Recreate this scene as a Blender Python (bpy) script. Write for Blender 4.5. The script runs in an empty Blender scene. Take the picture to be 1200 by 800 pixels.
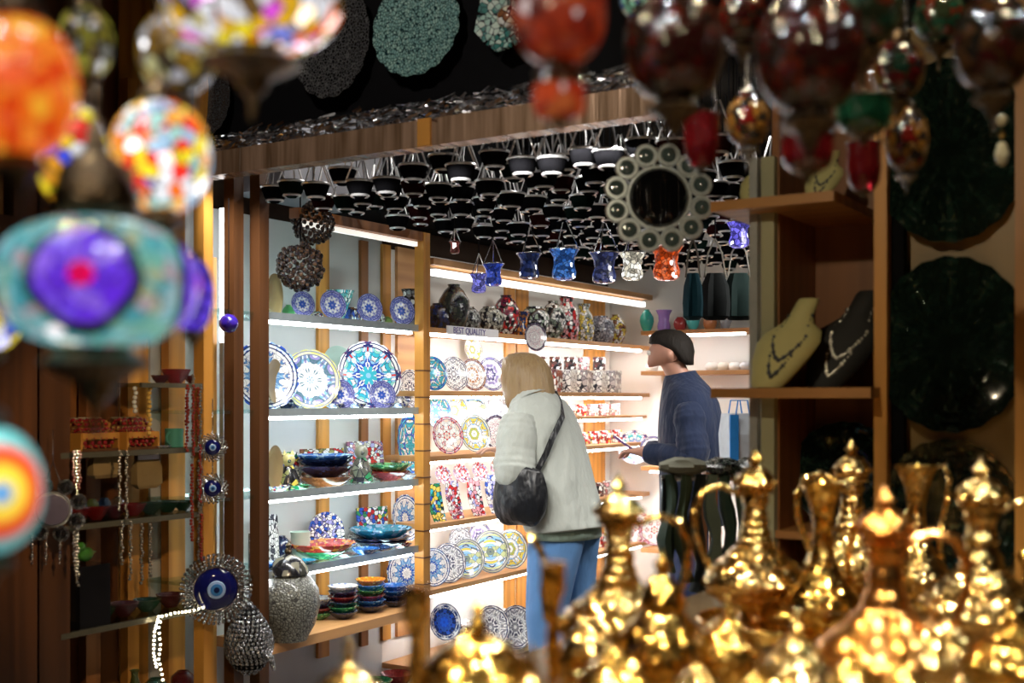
import bpy, math, random
from math import sin, cos, pi, radians as rad, sqrt, atan2
from mathutils import Vector, Matrix
random.seed(7)
scene = bpy.context.scene
col = scene.collection

# ------------------------------------------------------------------ camera
TH = math.atan(875 / 1400.0)            # the shop's side wall runs 32 degrees right of the view axis
FX, FY = -sin(TH), cos(TH)              # view direction on the floor
RX, RY = cos(TH), sin(TH)               # image right on the floor
HC = 1.45                               # camera height
cam_d = bpy.data.cameras.new('camera')
cam = bpy.data.objects.new('camera', cam_d); col.objects.link(cam)
cam.location = (0, 0, HC); cam.rotation_euler = (pi / 2, 0, TH)
cam_d.sensor_width = 36; cam_d.lens = 42; cam_d.shift_y = 68 / 1200.0
cam_d.clip_start = 0.05; cam_d.clip_end = 60
cam_d.dof.use_dof = True; cam_d.dof.focus_distance = 5.2; cam_d.dof.aperture_fstop = 2.1
scene.camera = cam

# ------------------------------------------------------------------ world, added lamps, exposure
w = bpy.data.worlds.new('world'); scene.world = w; w.use_nodes = True
w.node_tree.nodes['Background'].inputs[0].default_value = (0.9, 0.75, 0.6, 1)
w.node_tree.nodes['Background'].inputs[1].default_value = 0.006
scene.view_settings.view_transform = 'Standard'; scene.view_settings.look = 'None'
scene.view_settings.exposure = 0.0; scene.view_settings.gamma = 1.0
scene.view_settings.use_curve_mapping = False

def area_lamp(name, loc, target, sx, sy, power, color):
    d = bpy.data.lights.new(name, 'AREA'); d.shape = 'RECTANGLE'; d.size = sx; d.size_y = sy
    d.energy = power; d.color = color; d.spread = rad(110)
    o = bpy.data.objects.new(name, d); col.objects.link(o); o.location = loc
    o.rotation_euler = (Vector(target) - Vector(loc)).to_track_quat('-Z', 'Y').to_euler()
    return o
def spot_lamp(name, loc, target, power, color, angle=70, radius=0.02, blend=0.6):
    d = bpy.data.lights.new(name, 'SPOT'); d.energy = power; d.color = color
    d.spot_size = rad(angle); d.spot_blend = blend; d.shadow_soft_size = radius
    o = bpy.data.objects.new(name, d); col.objects.link(o); o.location = loc
    o.rotation_euler = (Vector(target) - Vector(loc)).to_track_quat('-Z', 'Y').to_euler()
    return o
# unseen fill added behind the fascia beam, shining into the shop
area_lamp('shop_front_fill', (-2.35, 3.14, 2.22), (-2.55, 4.2, 0.3), 1.6, 0.05, 17, (1.0, 0.97, 0.92))
area_lamp('shop_inner_fill', (-1.35, 4.9, 2.15), (-2.9, 5.4, 0.8), 0.9, 0.3, 12, (1.0, 0.97, 0.92))  # second added fill, no visible source, to brighten the interior
# unseen points added under the shop ceiling for glints on the cup lamps
for x, y in ((-2.9, 3.6), (-2.2, 3.7), (-1.6, 3.9), (-2.7, 4.6), (-2.0, 4.8), (-2.6, 5.6), (-1.9, 5.8)):
    d = bpy.data.lights.new('ceiling_glint_light', 'POINT'); d.energy = 3.2; d.color = (1.0, 0.95, 0.88); d.shadow_soft_size = 0.02
    o = bpy.data.objects.new('ceiling_glint_light', d); col.objects.link(o); o.location = (x, y, 2.55)
# unseen small spots added over the counter for glints on the brass
WARM = (1.0, 0.80, 0.52); COOL = (0.95, 0.97, 1.0)
for k, (x, y, z) in enumerate([(-1.35, 1.9, 2.9), (-0.75, 1.2, 2.9), (-0.2, 2.0, 2.9), (-0.75, 2.6, 2.7), (0.35, 1.3, 2.9), (-0.3, 0.5, 2.8), (-1.5, 0.9, 2.8),
                               (-1.1, 0.2, 2.7), (0.2, 0.1, 2.6), (0.7, 2.2, 2.8), (-1.6, 1.5, 2.3), (0.9, 0.9, 2.4), (-0.55, -0.3, 2.4), (-1.0, 2.75, 2.3)]):
    spot_lamp('counter_glint_spot', (x, y, z), (x * 0.45 - 0.35, y * 0.4 + 1.05, 1.0), 36, WARM if k % 2 == 0 else COOL, 75, 0.014)
# added fill spots to brighten the dark shelving at the left, the fascia with its plates, the cabinet at the right
spot_lamp('left_shelf_fill', (-1.75, 1.9, 1.95), (-3.4, 2.92, 0.98), 46, (1.0, 0.74, 0.45), 46, 0.03)
spot_lamp('fascia_fill', (-1.9, 1.2, 3.1), (-2.3, 3.05, 2.5), 55, (1.0, 0.90, 0.80), 55, 0.03)
spot_lamp('cabinet_fill', (-0.9, 1.3, 2.35), (-1.0, 3.1, 1.72), 26, (1.0, 0.87, 0.62), 80, 0.03)

# ------------------------------------------------------------------ pixel helpers (1200 x 800 frame)
def ddir(u):
    a = (u - 600) / 1400.0
    return FX + a * RX, FY + a * RY
def P(u, v, d):
    dx, dy = ddir(u)
    return Vector((d * dx, d * dy, HC + (468 - v) / 1400.0 * d))
def Yw(u, x):                      # where the sight line of column u meets the plane x
    dx, dy = ddir(u); return x / dx * dy
def Xw(u, y):
    dx, dy = ddir(u); return y / dy * dx
def Dx(u, x): return x / ddir(u)[0]
def Dy(u, y): return y / ddir(u)[1]
def Zat(v, d): return HC + (468 - v) / 1400.0 * d

# ------------------------------------------------------------------ mesh helpers
class MB:
    def __init__(s): s.v = []; s.f = []
    def add(s, vs, fs):
        n = len(s.v); s.v += [tuple(p) for p in vs]; s.f += [tuple(i + n for i in f) for f in fs]; return s
    def box(s, c, d, rz=0.0):
        x, y, z = d[0] / 2, d[1] / 2, d[2] / 2; cs, sn = cos(rz), sin(rz)
        vs = []
        for sx, sy, sz in ((-1,-1,-1),(1,-1,-1),(1,1,-1),(-1,1,-1),(-1,-1,1),(1,-1,1),(1,1,1),(-1,1,1)):
            px, py = sx * x, sy * y
            vs.append((c[0] + px * cs - py * sn, c[1] + px * sn + py * cs, c[2] + sz * z))
        return s.add(vs, [(0,3,2,1),(4,5,6,7),(0,1,5,4),(1,2,6,5),(2,3,7,6),(3,0,4,7)])
    def lathe(s, prof, seg=16, c=(0, 0, 0), wave=None, sc=(1, 1, 1)):
        vs, fs, rings = [], [], []
        for i, (r, z) in enumerate(prof):
            if r < 1e-5:
                rings.append([len(vs)]); vs.append((c[0], c[1], c[2] + z * sc[2]))
            else:
                ring = []
                for k in range(seg):
                    a = 2 * pi * k / seg
                    rr = r * (wave(a, r, z) if wave else 1)
                    ring.append(len(vs)); vs.append((c[0] + rr * cos(a) * sc[0], c[1] + rr * sin(a) * sc[1], c[2] + z * sc[2]))
                rings.append(ring)
        for a, b in zip(rings, rings[1:]):
            if len(a) == 1 and len(b) == 1: continue
            for k in range(seg):
                k2 = (k + 1) % seg
                if len(a) == 1: fs.append((a[0], b[k2], b[k]))
                elif len(b) == 1: fs.append((a[k], a[k2], b[0]))
                else: fs.append((a[k], a[k2], b[k2], b[k]))
        return s.add(vs, fs)
    def tube(s, pts, r, seg=6, closed=False):
        pts = [Vector(p) for p in pts]; n = len(pts)
        rs = r if isinstance(r, (list, tuple)) else [r] * n
        up = Vector((0, 0, 1)); vs, fs = [], []; prev = None
        for i, p in enumerate(pts):
            if closed: t = pts[(i + 1) % n] - pts[i - 1]
            else: t = pts[min(i + 1, n - 1)] - pts[max(i - 1, 0)]
            t = t.normalized() if t.length > 1e-9 else Vector((0, 0, 1))
            if prev is None:
                a = up if abs(t.z) < 0.9 else Vector((1, 0, 0))
                x = t.cross(a).normalized()
            else:
                x = prev - t * prev.dot(t)
                x = x.normalized() if x.length > 1e-6 else t.orthogonal().normalized()
            prev = x; y = t.cross(x)
            for k in range(seg):
                a = 2 * pi * k / seg
                vs.append(p + (x * cos(a) + y * sin(a)) * rs[i])
        m = n if closed else n - 1
        for i in range(m):
            j = (i + 1) % n
            for k in range(seg):
                k2 = (k + 1) % seg
                fs.append((i * seg + k, i * seg + k2, j * seg + k2, j * seg + k))
        if not closed:
            fs.append(tuple(range(seg))[::-1]); fs.append(tuple((n - 1) * seg + k for k in range(seg)))
        return s.add(vs, fs)
    def ring(s, R, r, c=(0, 0, 0), axis='z', seg=16, seg2=6):
        pts = []
        for k in range(seg):
            a = 2 * pi * k / seg
            if axis == 'z': pts.append((c[0] + R * cos(a), c[1] + R * sin(a), c[2]))
            elif axis == 'y': pts.append((c[0] + R * cos(a), c[1], c[2] + R * sin(a)))
            else: pts.append((c[0], c[1] + R * cos(a), c[2] + R * sin(a)))
        return s.tube(pts, r, seg2, closed=True)
    def ball(s, c, r, seg=10, rings=6, sc=(1, 1, 1)):
        prof = [(r * sin(pi * i / rings), -r * cos(pi * i / rings)) for i in range(rings + 1)]
        prof[0] = (0, -r); prof[-1] = (0, r)
        return s.lathe(prof, seg, c, None, sc)
    def loft(s, rings, cap=True, closed=True):
        n = len(rings[0]); vs = [p for r in rings for p in r]; fs = []
        for i in range(len(rings) - 1):
            for k in range(n if closed else n - 1):
                k2 = (k + 1) % n
                fs.append((i * n + k, i * n + k2, (i + 1) * n + k2, (i + 1) * n + k))
        if cap:
            fs.append(tuple(range(n))[::-1]); fs.append(tuple((len(rings) - 1) * n + k for k in range(n)))
        return s.add(vs, fs)
    def mesh(s, name, smooth=True, angle=40):
        m = bpy.data.meshes.new(name); m.from_pydata(s.v, [], s.f); m.validate()
        if smooth:
            m.polygons.foreach_set('use_smooth', [True] * len(m.polygons))
            m.set_sharp_from_angle(angle=rad(angle))
        m.materials.append(None); m.update(); return m
    def build(s, name, mat, parent=None, loc=(0, 0, 0), rot=(0, 0, 0), scale=(1, 1, 1), smooth=True, angle=40):
        return O(name, s.mesh(name, smooth, angle), mat, parent, loc, rot, scale)
def O(name, me, mat, parent=None, loc=(0, 0, 0), rot=(0, 0, 0), scale=(1, 1, 1)):
    o = bpy.data.objects.new(name, me); col.objects.link(o)
    o.material_slots[0].link = 'OBJECT'; o.material_slots[0].material = mat
    o.location = loc; o.rotation_euler = rot
    o.scale = scale if isinstance(scale, (tuple, list)) else (scale,) * 3
    if parent: o.parent = parent
    return o
CACHE = {}
def shared(key, fn, smooth=True, angle=40):
    if key not in CACHE: CACHE[key] = fn().mesh(str(key), smooth, angle)
    return CACHE[key]
def E(name, loc=(0, 0, 0), rz=0.0, scale=1.0, rot=None):
    o = bpy.data.objects.new(name, None); col.objects.link(o); o.empty_display_size = 0.05
    o.location = loc; o.rotation_euler = rot if rot else (0, 0, rz)
    o.scale = (scale,) * 3; return o
def tag(o, label, cat, group=None, kind=None):
    o['label'] = label; o['category'] = cat
    if group: o['group'] = group
    if kind: o['kind'] = kind
    return o
def struct(o): o['kind'] = 'structure'; return o
ROWS = {}
def row(name, u, o, look, cat, group=None):
    ROWS.setdefault(name, []).append((u, o, look)); o['category'] = cat
    o['group'] = group if group else name.replace('the ', '', 1)
    return o
ORD = ['first', 'second', 'third', 'fourth', 'fifth', 'sixth', 'seventh', 'eighth', 'ninth', 'tenth', 'eleventh', 'twelfth',
       'thirteenth', 'fourteenth', 'fifteenth', 'sixteenth', 'seventeenth', 'eighteenth', 'nineteenth', 'twentieth']
def finish_rows():
    for name, items in ROWS.items():
        items.sort(key=lambda t: t[0])
        for i, (u, o, look) in enumerate(items):
            o['label'] = f"{look}, {ORD[i]} from left on {name}" if len(items) > 1 else f"{look} on {name}"

# ------------------------------------------------------------------ materials
class NT:
    def __init__(s, name):
        s.m = bpy.data.materials.new(name); s.m.use_nodes = True
        s.t = s.m.node_tree; s.b = s.t.nodes['Principled BSDF']; s.out = s.t.nodes['Material Output']
    def n(s, typ, **kw):
        x = s.t.nodes.new(typ)
        for k, val in kw.items(): setattr(x, k, val)
        return x
    def L(s, a, b): s.t.links.new(a, b)
    def put(s, sock, val):
        if isinstance(val, bpy.types.NodeSocket): s.L(val, sock)
        else: sock.default_value = val
    def math(s, op, a, b=0.0, c=None):
        x = s.n('ShaderNodeMath', operation=op); s.put(x.inputs[0], a); s.put(x.inputs[1], b)
        if c is not None: s.put(x.inputs[2], c)
        return x.outputs[0]
    def mix(s, f, a, b):
        x = s.n('ShaderNodeMix', data_type='RGBA'); s.put(x.inputs[0], f); s.put(x.inputs[6], a); s.put(x.inputs[7], b); return x.outputs[2]
    def coord(s): return s.n('ShaderNodeTexCoord').outputs['Object']
    def xyz(s, v):
        x = s.n('ShaderNodeSeparateXYZ'); s.L(v, x.inputs[0]); return x.outputs
    def comb(s, a, b, c):
        x = s.n('ShaderNodeCombineXYZ'); s.put(x.inputs[0], a); s.put(x.inputs[1], b); s.put(x.inputs[2], c); return x.outputs[0]
    def ramp(s, f, cols, const=True):
        x = s.n('ShaderNodeValToRGB'); cr = x.color_ramp; cr.interpolation = 'CONSTANT' if const else 'LINEAR'
        n = len(cols)
        for i, c in enumerate(cols):
            p = i / n if const else i / max(1, n - 1)
            e = cr.elements[i] if i < 2 else cr.elements.new(p)
            e.position = p; e.color = (*c, 1)
        s.L(f, x.inputs[0]); return x.outputs[0]
    def vor(s, vec, scale, feature='F1', out='Color', rnd=1.0):
        x = s.n('ShaderNodeTexVoronoi', feature=feature); s.L(vec, x.inputs['Vector'])
        x.inputs['Scale'].default_value = scale; x.inputs['Randomness'].default_value = rnd
        return x.outputs[out]
    def noise(s, vec, scale, detail=3.0):
        x = s.n('ShaderNodeTexNoise'); s.L(vec, x.inputs['Vector']); x.inputs['Scale'].default_value = scale
        x.inputs['Detail'].default_value = detail; return x.outputs['Fac']
    def scalev(s, vec, sc):
        x = s.n('ShaderNodeVectorMath', operation='MULTIPLY'); s.L(vec, x.inputs[0]); x.inputs[1].default_value = sc; return x.outputs[0]
    def bump(s, h, strength=0.3, dist=0.01):
        x = s.n('ShaderNodeBump'); x.inputs['Strength'].default_value = strength; x.inputs['Distance'].default_value = dist
        s.L(h, x.inputs['Height']); s.L(x.outputs[0], s.b.inputs['Normal'])
    def fin(s, color, rough=0.4, metal=0.0, spec=None, coat=0.0):
        s.put(s.b.inputs['Base Color'], color if isinstance(color, bpy.types.NodeSocket) else (*color, 1))
        s.put(s.b.inputs['Roughness'], rough); s.put(s.b.inputs['Metallic'], metal)
        if spec is not None: s.b.inputs['Specular IOR Level'].default_value = spec
        if coat: s.b.inputs['Coat Weight'].default_value = coat; s.b.inputs['Coat Roughness'].default_value = 0.05
        return s.m
MATS = {}
def plain(name, c=None, rough=0.45, metal=0.0, coat=0.0, var=0.12, vs=30.0, spec=None):
    if name in MATS: return MATS[name]
    t = NT(name); nz = t.noise(t.coord(), vs)
    c2 = tuple(max(0, x * (1 - var * 2)) for x in c); c3 = tuple(min(1, x * (1 + var)) for x in c)
    MATS[name] = t.fin(t.ramp(nz, [c2, c, c3], False), rough, metal, spec, coat); return MATS[name]
def wood(name, c1, c2, axis=2, rough=0.45):
    if name in MATS: return MATS[name]
    t = NT(name); sc = [14, 14, 14]; sc[axis] = 0.9
    v = t.scalev(t.coord(), sc); nz = t.noise(v, 1.6, 6.0)
    wv = t.n('ShaderNodeTexWave', wave_type='RINGS'); t.L(v, wv.inputs['Vector']); wv.inputs['Scale'].default_value = 0.35
    wv.inputs['Distortion'].default_value = 6.0; wv.inputs['Detail'].default_value = 3.0
    f = t.math('ADD', t.math('MULTIPLY', nz, 0.7), t.math('MULTIPLY', wv.outputs['Fac'], 0.3))
    t.bump(f, 0.15, 0.004)
    MATS[name] = t.fin(t.ramp(f, [c1, c2, tuple(x * 1.25 for x in c2)], False), rough); return MATS[name]
def emit(name, c, strength):
    if name in MATS: return MATS[name]
    t = NT(name); t.fin((0.8, 0.8, 0.8), 0.5)
    t.b.inputs['Emission Color'].default_value = (*c, 1); t.b.inputs['Emission Strength'].default_value = strength
    MATS[name] = t.m; return t.m
def clear_glass(name, tint=(0.85, 0.95, 0.95), gloss=0.18):
    if name in MATS: return MATS[name]
    t = NT(name); tr = t.n('ShaderNodeBsdfTransparent'); tr.inputs[0].default_value = (*tint, 1)
    gl = t.n('ShaderNodeBsdfGlossy'); gl.inputs['Roughness'].default_value = 0.04
    mx = t.n('ShaderNodeMixShader'); mx.inputs[0].default_value = gloss
    t.L(tr.outputs[0], mx.inputs[1]); t.L(gl.outputs[0], mx.inputs[2]); t.L(mx.outputs[0], t.out.inputs[0])
    MATS[name] = t.m; return t.m
def coloured_glass(name, c, rough=0.08, trans=0.65, facet=26.0):
    if name in MATS: return MATS[name]
    t = NT(name); co = t.coord(); t.bump(t.vor(co, facet, 'F1', 'Distance'), 0.5, 0.01)
    t.fin(t.mix(t.noise(co, 9), (*c, 1), (*[x * 0.55 for x in c], 1)), rough)
    t.b.inputs['Transmission Weight'].default_value = trans; t.b.inputs['Coat Weight'].default_value = 0.5
    MATS[name] = t.m; return t.m
def fold(t, n, co):
    x, y, z = t.xyz(co)
    r = t.math('SQRT', t.math('ADD', t.math('MULTIPLY', x, x), t.math('MULTIPLY', y, y)))
    th = t.math('ARCTAN2', y, x)
    k = t.math('ABSOLUTE', t.math('SINE', t.math('MULTIPLY', th, n / 2.0)))
    return r, k, z
def iznik(name, base, pal, n=8, s=3.2, seed=0.0, rim=None, line=(0.03, 0.04, 0.12), centre=None, band=0.86, bright=1.0):
    """painted plate: petals mirrored round the centre, dark outlines, a border band; the mesh has radius 1"""
    if name in MATS: return MATS[name]
    s = s * 1.45
    t = NT(name); co = t.coord(); r, k, z = fold(t, n, co)
    vec = t.comb(t.math('MULTIPLY', r, 1.6), t.math('MULTIPLY', t.math('MULTIPLY', k, r), 1.2), seed)
    cellc = t.vor(vec, s, 'F1', 'Color'); f = t.xyz(cellc)[0]
    body = t.ramp(f, pal)
    edge = t.vor(vec, s, 'DISTANCE_TO_EDGE', 'Distance')
    body = t.mix(t.math('LESS_THAN', edge, 0.035), body, (*line, 1))
    vec2 = t.comb(t.math('MULTIPLY', r, 9.0), t.math('MULTIPLY', k, 1.5), seed + 3.0)
    rimc = t.ramp(t.xyz(t.vor(vec2, 2.0))[1], rim if rim else [pal[-1], base, pal[0]])
    body = t.mix(t.math('GREATER_THAN', r, band), body, rimc)
    for rr in (band, 0.97):
        body = t.mix(t.math('LESS_THAN', t.math('ABSOLUTE', t.math('SUBTRACT', r, rr)), 0.018), body, (*line, 1))
    if centre:
        rad_ = t.math('ADD', 0.16, t.math('MULTIPLY', k, 0.14))
        body = t.mix(t.math('LESS_THAN', r, rad_), body, (*centre, 1))
        body = t.mix(t.math('LESS_THAN', r, 0.08), body, (*pal[0], 1))
    MATS[name] = t.fin(body, 0.18, coat=0.5); return t.m
def mosaic(name, pal, s=30.0, line=(0.02, 0.02, 0.03), rough=0.2, w_=0.06, metal=0.0, bumpy=0.3, vec_scale=(1, 1, 1)):
    if name in MATS: return MATS[name]
    t = NT(name); co = t.scalev(t.coord(), vec_scale)
    f = t.xyz(t.vor(co, s))[0]; e = t.vor(co, s, 'DISTANCE_TO_EDGE', 'Distance')
    c = t.mix(t.math('LESS_THAN', e, w_), t.ramp(f, pal), (*line, 1))
    if bumpy: t.bump(e, bumpy, 0.004)
    MATS[name] = t.fin(c, rough, metal, coat=0.4); return t.m
def lit_mosaic(name, pal, s=40.0, strength=1.2, hot=4.0, hot_frac=0.12, line=0.05, medallion=None, axis_n=4, spots=(1, 1, 1)):
    """lamp glass lit by the bulb behind it: little glass pieces, dark grout, optional flower medallions round the belly"""
    if name in MATS: return MATS[name]
    t = NT(name); co = t.coord(); cc = t.vor(t.scalev(co, spots), s); sx = t.xyz(cc)
    c = t.ramp(sx[0], pal)
    st = t.math('ADD', strength, t.math('MULTIPLY', t.math('LESS_THAN', sx[1], hot_frac), hot))
    c2 = t.mix(t.math('LESS_THAN', sx[1], hot_frac), c, t.mix(0.55, c, (1, 1, 1, 1)))
    if medallion:
        R, rr, core, pet, colc, colp = medallion       # belly radius, medallion radius, core radius, ...
        x, y, z = t.xyz(co); th = t.math('ARCTAN2', y, x)
        per = 2 * pi / axis_n
        dth = t.math('SUBTRACT', t.math('MODULO', t.math('ADD', th, 4 * pi + per / 2), per), per / 2)
        a = t.math('MULTIPLY', dth, R)
        dist = t.math('SQRT', t.math('ADD', t.math('MULTIPLY', a, a), t.math('MULTIPLY', z, z)))
        wob = t.math('MULTIPLY', t.math('SINE', t.math('MULTIPLY', t.math('ARCTAN2', z, a), pet)), rr * 0.02)
        dist = t.math('ADD', dist, wob)
        inm = t.math('LESS_THAN', dist, rr)
        pc = t.ramp(sx[2], colp)
        c2 = t.mix(inm, c2, pc)
        st = t.math('ADD', t.math('MULTIPLY', st, t.math('SUBTRACT', 1.0, inm)), t.math('MULTIPLY', inm, strength))
        c2 = t.mix(t.math('LESS_THAN', dist, core), c2, (*colc, 1))
        ring = t.math('LESS_THAN', t.math('ABSOLUTE', t.math('SUBTRACT', dist, rr * 1.1)), rr * 0.12)
        st = t.math('MULTIPLY', st, t.math('SUBTRACT', 1.0, ring))
    e = t.vor(t.scalev(co, spots), s, 'DISTANCE_TO_EDGE', 'Distance')
    st = t.math('MULTIPLY', st, t.math('GREATER_THAN', e, line))
    t.fin(t.mix(0.85, c2, (0.01, 0.01, 0.01, 1)), 0.2)
    t.L(c2, t.b.inputs['Emission Color']); t.L(st, t.b.inputs['Emission Strength'])
    t.bump(e, 0.4, 0.004)
    MATS[name] = t.m; return t.m
def brass(name, c, rough=0.16, s=60.0, depth=0.6, dark=0.35):
    if name in MATS: return MATS[name]
    t = NT(name); co = t.coord(); e = t.vor(co, s, 'DISTANCE_TO_EDGE', 'Distance')
    n2 = t.noise(co, s * 0.5, 2)
    t.bump(t.math('ADD', t.math('MINIMUM', e, 0.3), t.math('MULTIPLY', n2, 0.3)), depth, 0.012)
    f = t.math('LESS_THAN', e, 0.05)
    MATS[name] = t.fin(t.mix(f, (*c, 1), (*[x * dark for x in c], 1)), rough, 1.0); return t.m
# shared palette
W_ = (0.86, 0.87, 0.84); BLU = (0.03, 0.10, 0.50); NAVY = (0.015, 0.03, 0.13); TUR = (0.05, 0.45, 0.55); RED = (0.55, 0.03, 0.03)
GRN = (0.03, 0.26, 0.10); YEL = (0.75, 0.60, 0.10); ORG = (0.80, 0.28, 0.03); LILAC = (0.42, 0.42, 0.75); CRM = (0.80, 0.76, 0.58)
BRN = (0.25, 0.10, 0.04); BLK = (0.012, 0.012, 0.014); SKYB = (0.30, 0.55, 0.80); PNK = (0.75, 0.35, 0.40)
wood_amber = wood('amber_wood', (0.30, 0.10, 0.015), (0.62, 0.28, 0.05))
wood_brown = wood('brown_wood', (0.13, 0.045, 0.012), (0.28, 0.105, 0.028))
wood_dark = wood('dark_wood', (0.05, 0.018, 0.006), (0.14, 0.05, 0.014))
wood_shelf = wood('shelf_wood', (0.36, 0.15, 0.05), (0.62, 0.33, 0.13), 1)
wood_shelf_x = wood('shelf_wood_cross', (0.26, 0.10, 0.03), (0.46, 0.21, 0.06), 0)
white_paint = plain('white_panel_paint', (0.82, 0.82, 0.78), 0.6, var=0.03, vs=4)
grey_panel = plain('grey_panel', (0.26, 0.26, 0.29), 0.5, var=0.05, vs=5)
black_matte = plain('black_matte', (0.006, 0.006, 0.007), 0.8, spec=0.05)
black_gloss = plain('black_gloss', (0.012, 0.012, 0.015), 0.15, coat=0.5)
bright_steel = plain('bright_steel', (0.9, .9, .92), .28, .7, var=.05)
silver = plain('silver_metal', (0.72, 0.73, 0.74), 0.22, 1.0, var=0.2, vs=80)
old_silver = brass('old_silver', (0.45, 0.45, 0.46), 0.25, 120, 0.7, 0.2)
dark_bronze = brass('dark_bronze', (0.12, 0.085, 0.05), 0.3, 90, 0.5, 0.3)
gold = brass('engraved_gold', (1.0, 0.60, 0.13), 0.11, 38, 0.5, 0.6)
gold2 = brass('pale_engraved_brass', (1.0, 0.66, 0.22), 0.12, 55, 0.45, 0.5)
copper = brass('orange_copper', (0.95, 0.42, 0.10), 0.20, 20, 0.15, 0.9)
polished_gold = plain('polished_gold', (1.0, .72, .30), .06, 1.0, var=.02)
shelf_glass = clear_glass('shelf_glass', (0.80, 0.93, 0.92), 0.22)
led = emit('white_led', (0.93, 0.97, 1.0), 34)
led_a = emit('cabinet_led', (0.93, 0.97, 1.0), 20)
led_b = emit('back_led', (0.95, 0.97, 1.0), 14)
led_c = emit('corner_led', (0.95, 0.97, 1.0), 5)
led_bead = emit('warm_led_bead', (1.0, 0.85, 0.55), 14)
# ================================================================== the setting
XF, XB = -3.2, -3.5          # front edge of the side wall's shelving, and its back
YB = 6.75                    # back wall
YF = 3.08                    # plane of the shop front
struct(MB().box((-0.9, 3.3, -0.05), (6.4, 7.6, 0.1)).build('floor', plain('stone_floor', (0.16, 0.14, 0.12), 0.5, vs=6), smooth=False))
struct(MB().box((-0.9, 5.0, 2.85), (6.4, 3.7, 0.1)).build('ceiling', plain('dark_shop_ceiling', (0.008, 0.007, 0.006), 0.9, spec=0.0), smooth=False))
struct(MB().box((-0.9, 1.3, 3.35), (6.4, 3.7, 0.1)).build('ceiling', plain('dark_alley_ceiling', (0.02, 0.018, 0.016), 0.8), smooth=False))
wl = struct(MB().box((-3.58, 3.3, 1.65), (0.1, 7.6, 3.3)).build('wall_left', plain('dark_wall', (0.05, 0.025, 0.012), 0.8), smooth=False))
struct(MB().box((-0.9, YB + 0.05, 1.4), (5.2, 0.1, 2.8)).build('wall_back', white_paint, smooth=False))
struct(MB().box((1.75, 3.3, 1.65), (0.1, 7.6, 3.3)).build('wall_right', MATS['dark_wall'], smooth=False))
# vertical boards behind the dark shelving: children of the wall
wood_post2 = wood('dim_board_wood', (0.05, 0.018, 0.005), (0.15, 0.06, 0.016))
k = 0
y = 1.45
while y < 3.12:
    wdt = [0.16, 0.11, 0.19, 0.13][k % 4]
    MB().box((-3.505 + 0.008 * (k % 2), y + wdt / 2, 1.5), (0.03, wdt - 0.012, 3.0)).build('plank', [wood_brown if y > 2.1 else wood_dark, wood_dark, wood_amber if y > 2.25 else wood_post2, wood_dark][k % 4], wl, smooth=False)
    y += wdt; k += 1
# soffit panels above the lit shelving; all but the first painted black as shade
for i in range(5):
    MB().box((-3.34, 3.45 + 0.62 * i + 0.3, 2.50), (0.30, 0.61, 0.46)).build('panel', grey_panel if i < 1 else black_matte, wl, smooth=False)

# black fascia board, silvery tinsel and polished beam over the shop opening
fb = struct(MB().box((-0.85, YF + 0.06, 2.87), (5.2, 0.06, 0.92)).build('trim_1', black_matte, smooth=False))
mir = NT('beam_painted_reflections'); co = mir.coord(); wv = mir.noise(mir.scalev(co, (26, 1, 1)), 1.0, 3); mir.bump(wv, 0.35, 0.02)
pm = mir.fin(mir.ramp(mir.noise(mir.scalev(co, (30, 1, 2)), 1.0, 2), [(0.10, .05, .03), (0.55, .36, .24), (0.22, .13, .07), (0.9, .8, .68)], False), 0.25, 0.35)  # streaky reflections painted into the beam's colour
bm_ = struct(MB().box((-2.32, YF, 2.29), (1.80, 0.07, 0.085)).build('trim_2', pm, smooth=False))
MB().box((Xw(497, YF - 0.04), YF - 0.037, 2.29), (0.05, 0.012, 0.087)).build('wooden_block', wood_amber, bm_, smooth=False)
# tinsel: countless crinkled foil strips
mb = MB(); rnd = random.Random(3)
for i in range(1500):
    x = -3.25 + 1.9 * rnd.random(); z = 2.335 + 0.062 * rnd.random() ** 1.2; yy = YF - 0.03 + 0.07 * rnd.random()
    a = rnd.uniform(-0.6, 0.6); b = rnd.uniform(-0.4, 0.4); L_ = rnd.uniform(0.015, 0.06); wd = 0.004
    d = Vector((cos(a) * cos(b), sin(a) * cos(b), sin(b))); n = Vector((rnd.uniform(-1, 1), rnd.uniform(-1, 1), rnd.uniform(-1, 1))).cross(d)
    n = n.normalized() * wd; p = Vector((x, yy, z)); q = p + d * L_
    mb.add([p - n, q - n, q + n, p + n], [(0, 1, 2, 3)])
o = mb.build('tinsel_garland', plain('tinsel_foil', (0.8, 0.8, 0.82), 0.22, 1.0), smooth=False)
tag(o, 'grey silvery foil tinsel lying along the polished beam over the shop opening', 'tinsel', kind='stuff')

# ================================================================== shelving
def shelf_strip(parent, x, y0, y1, z, mat=led):
    return MB().box((x, (y0 + y1) / 2, z), (0.022, y1 - y0, 0.012)).build('light_strip', mat, parent, smooth=False)
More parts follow.
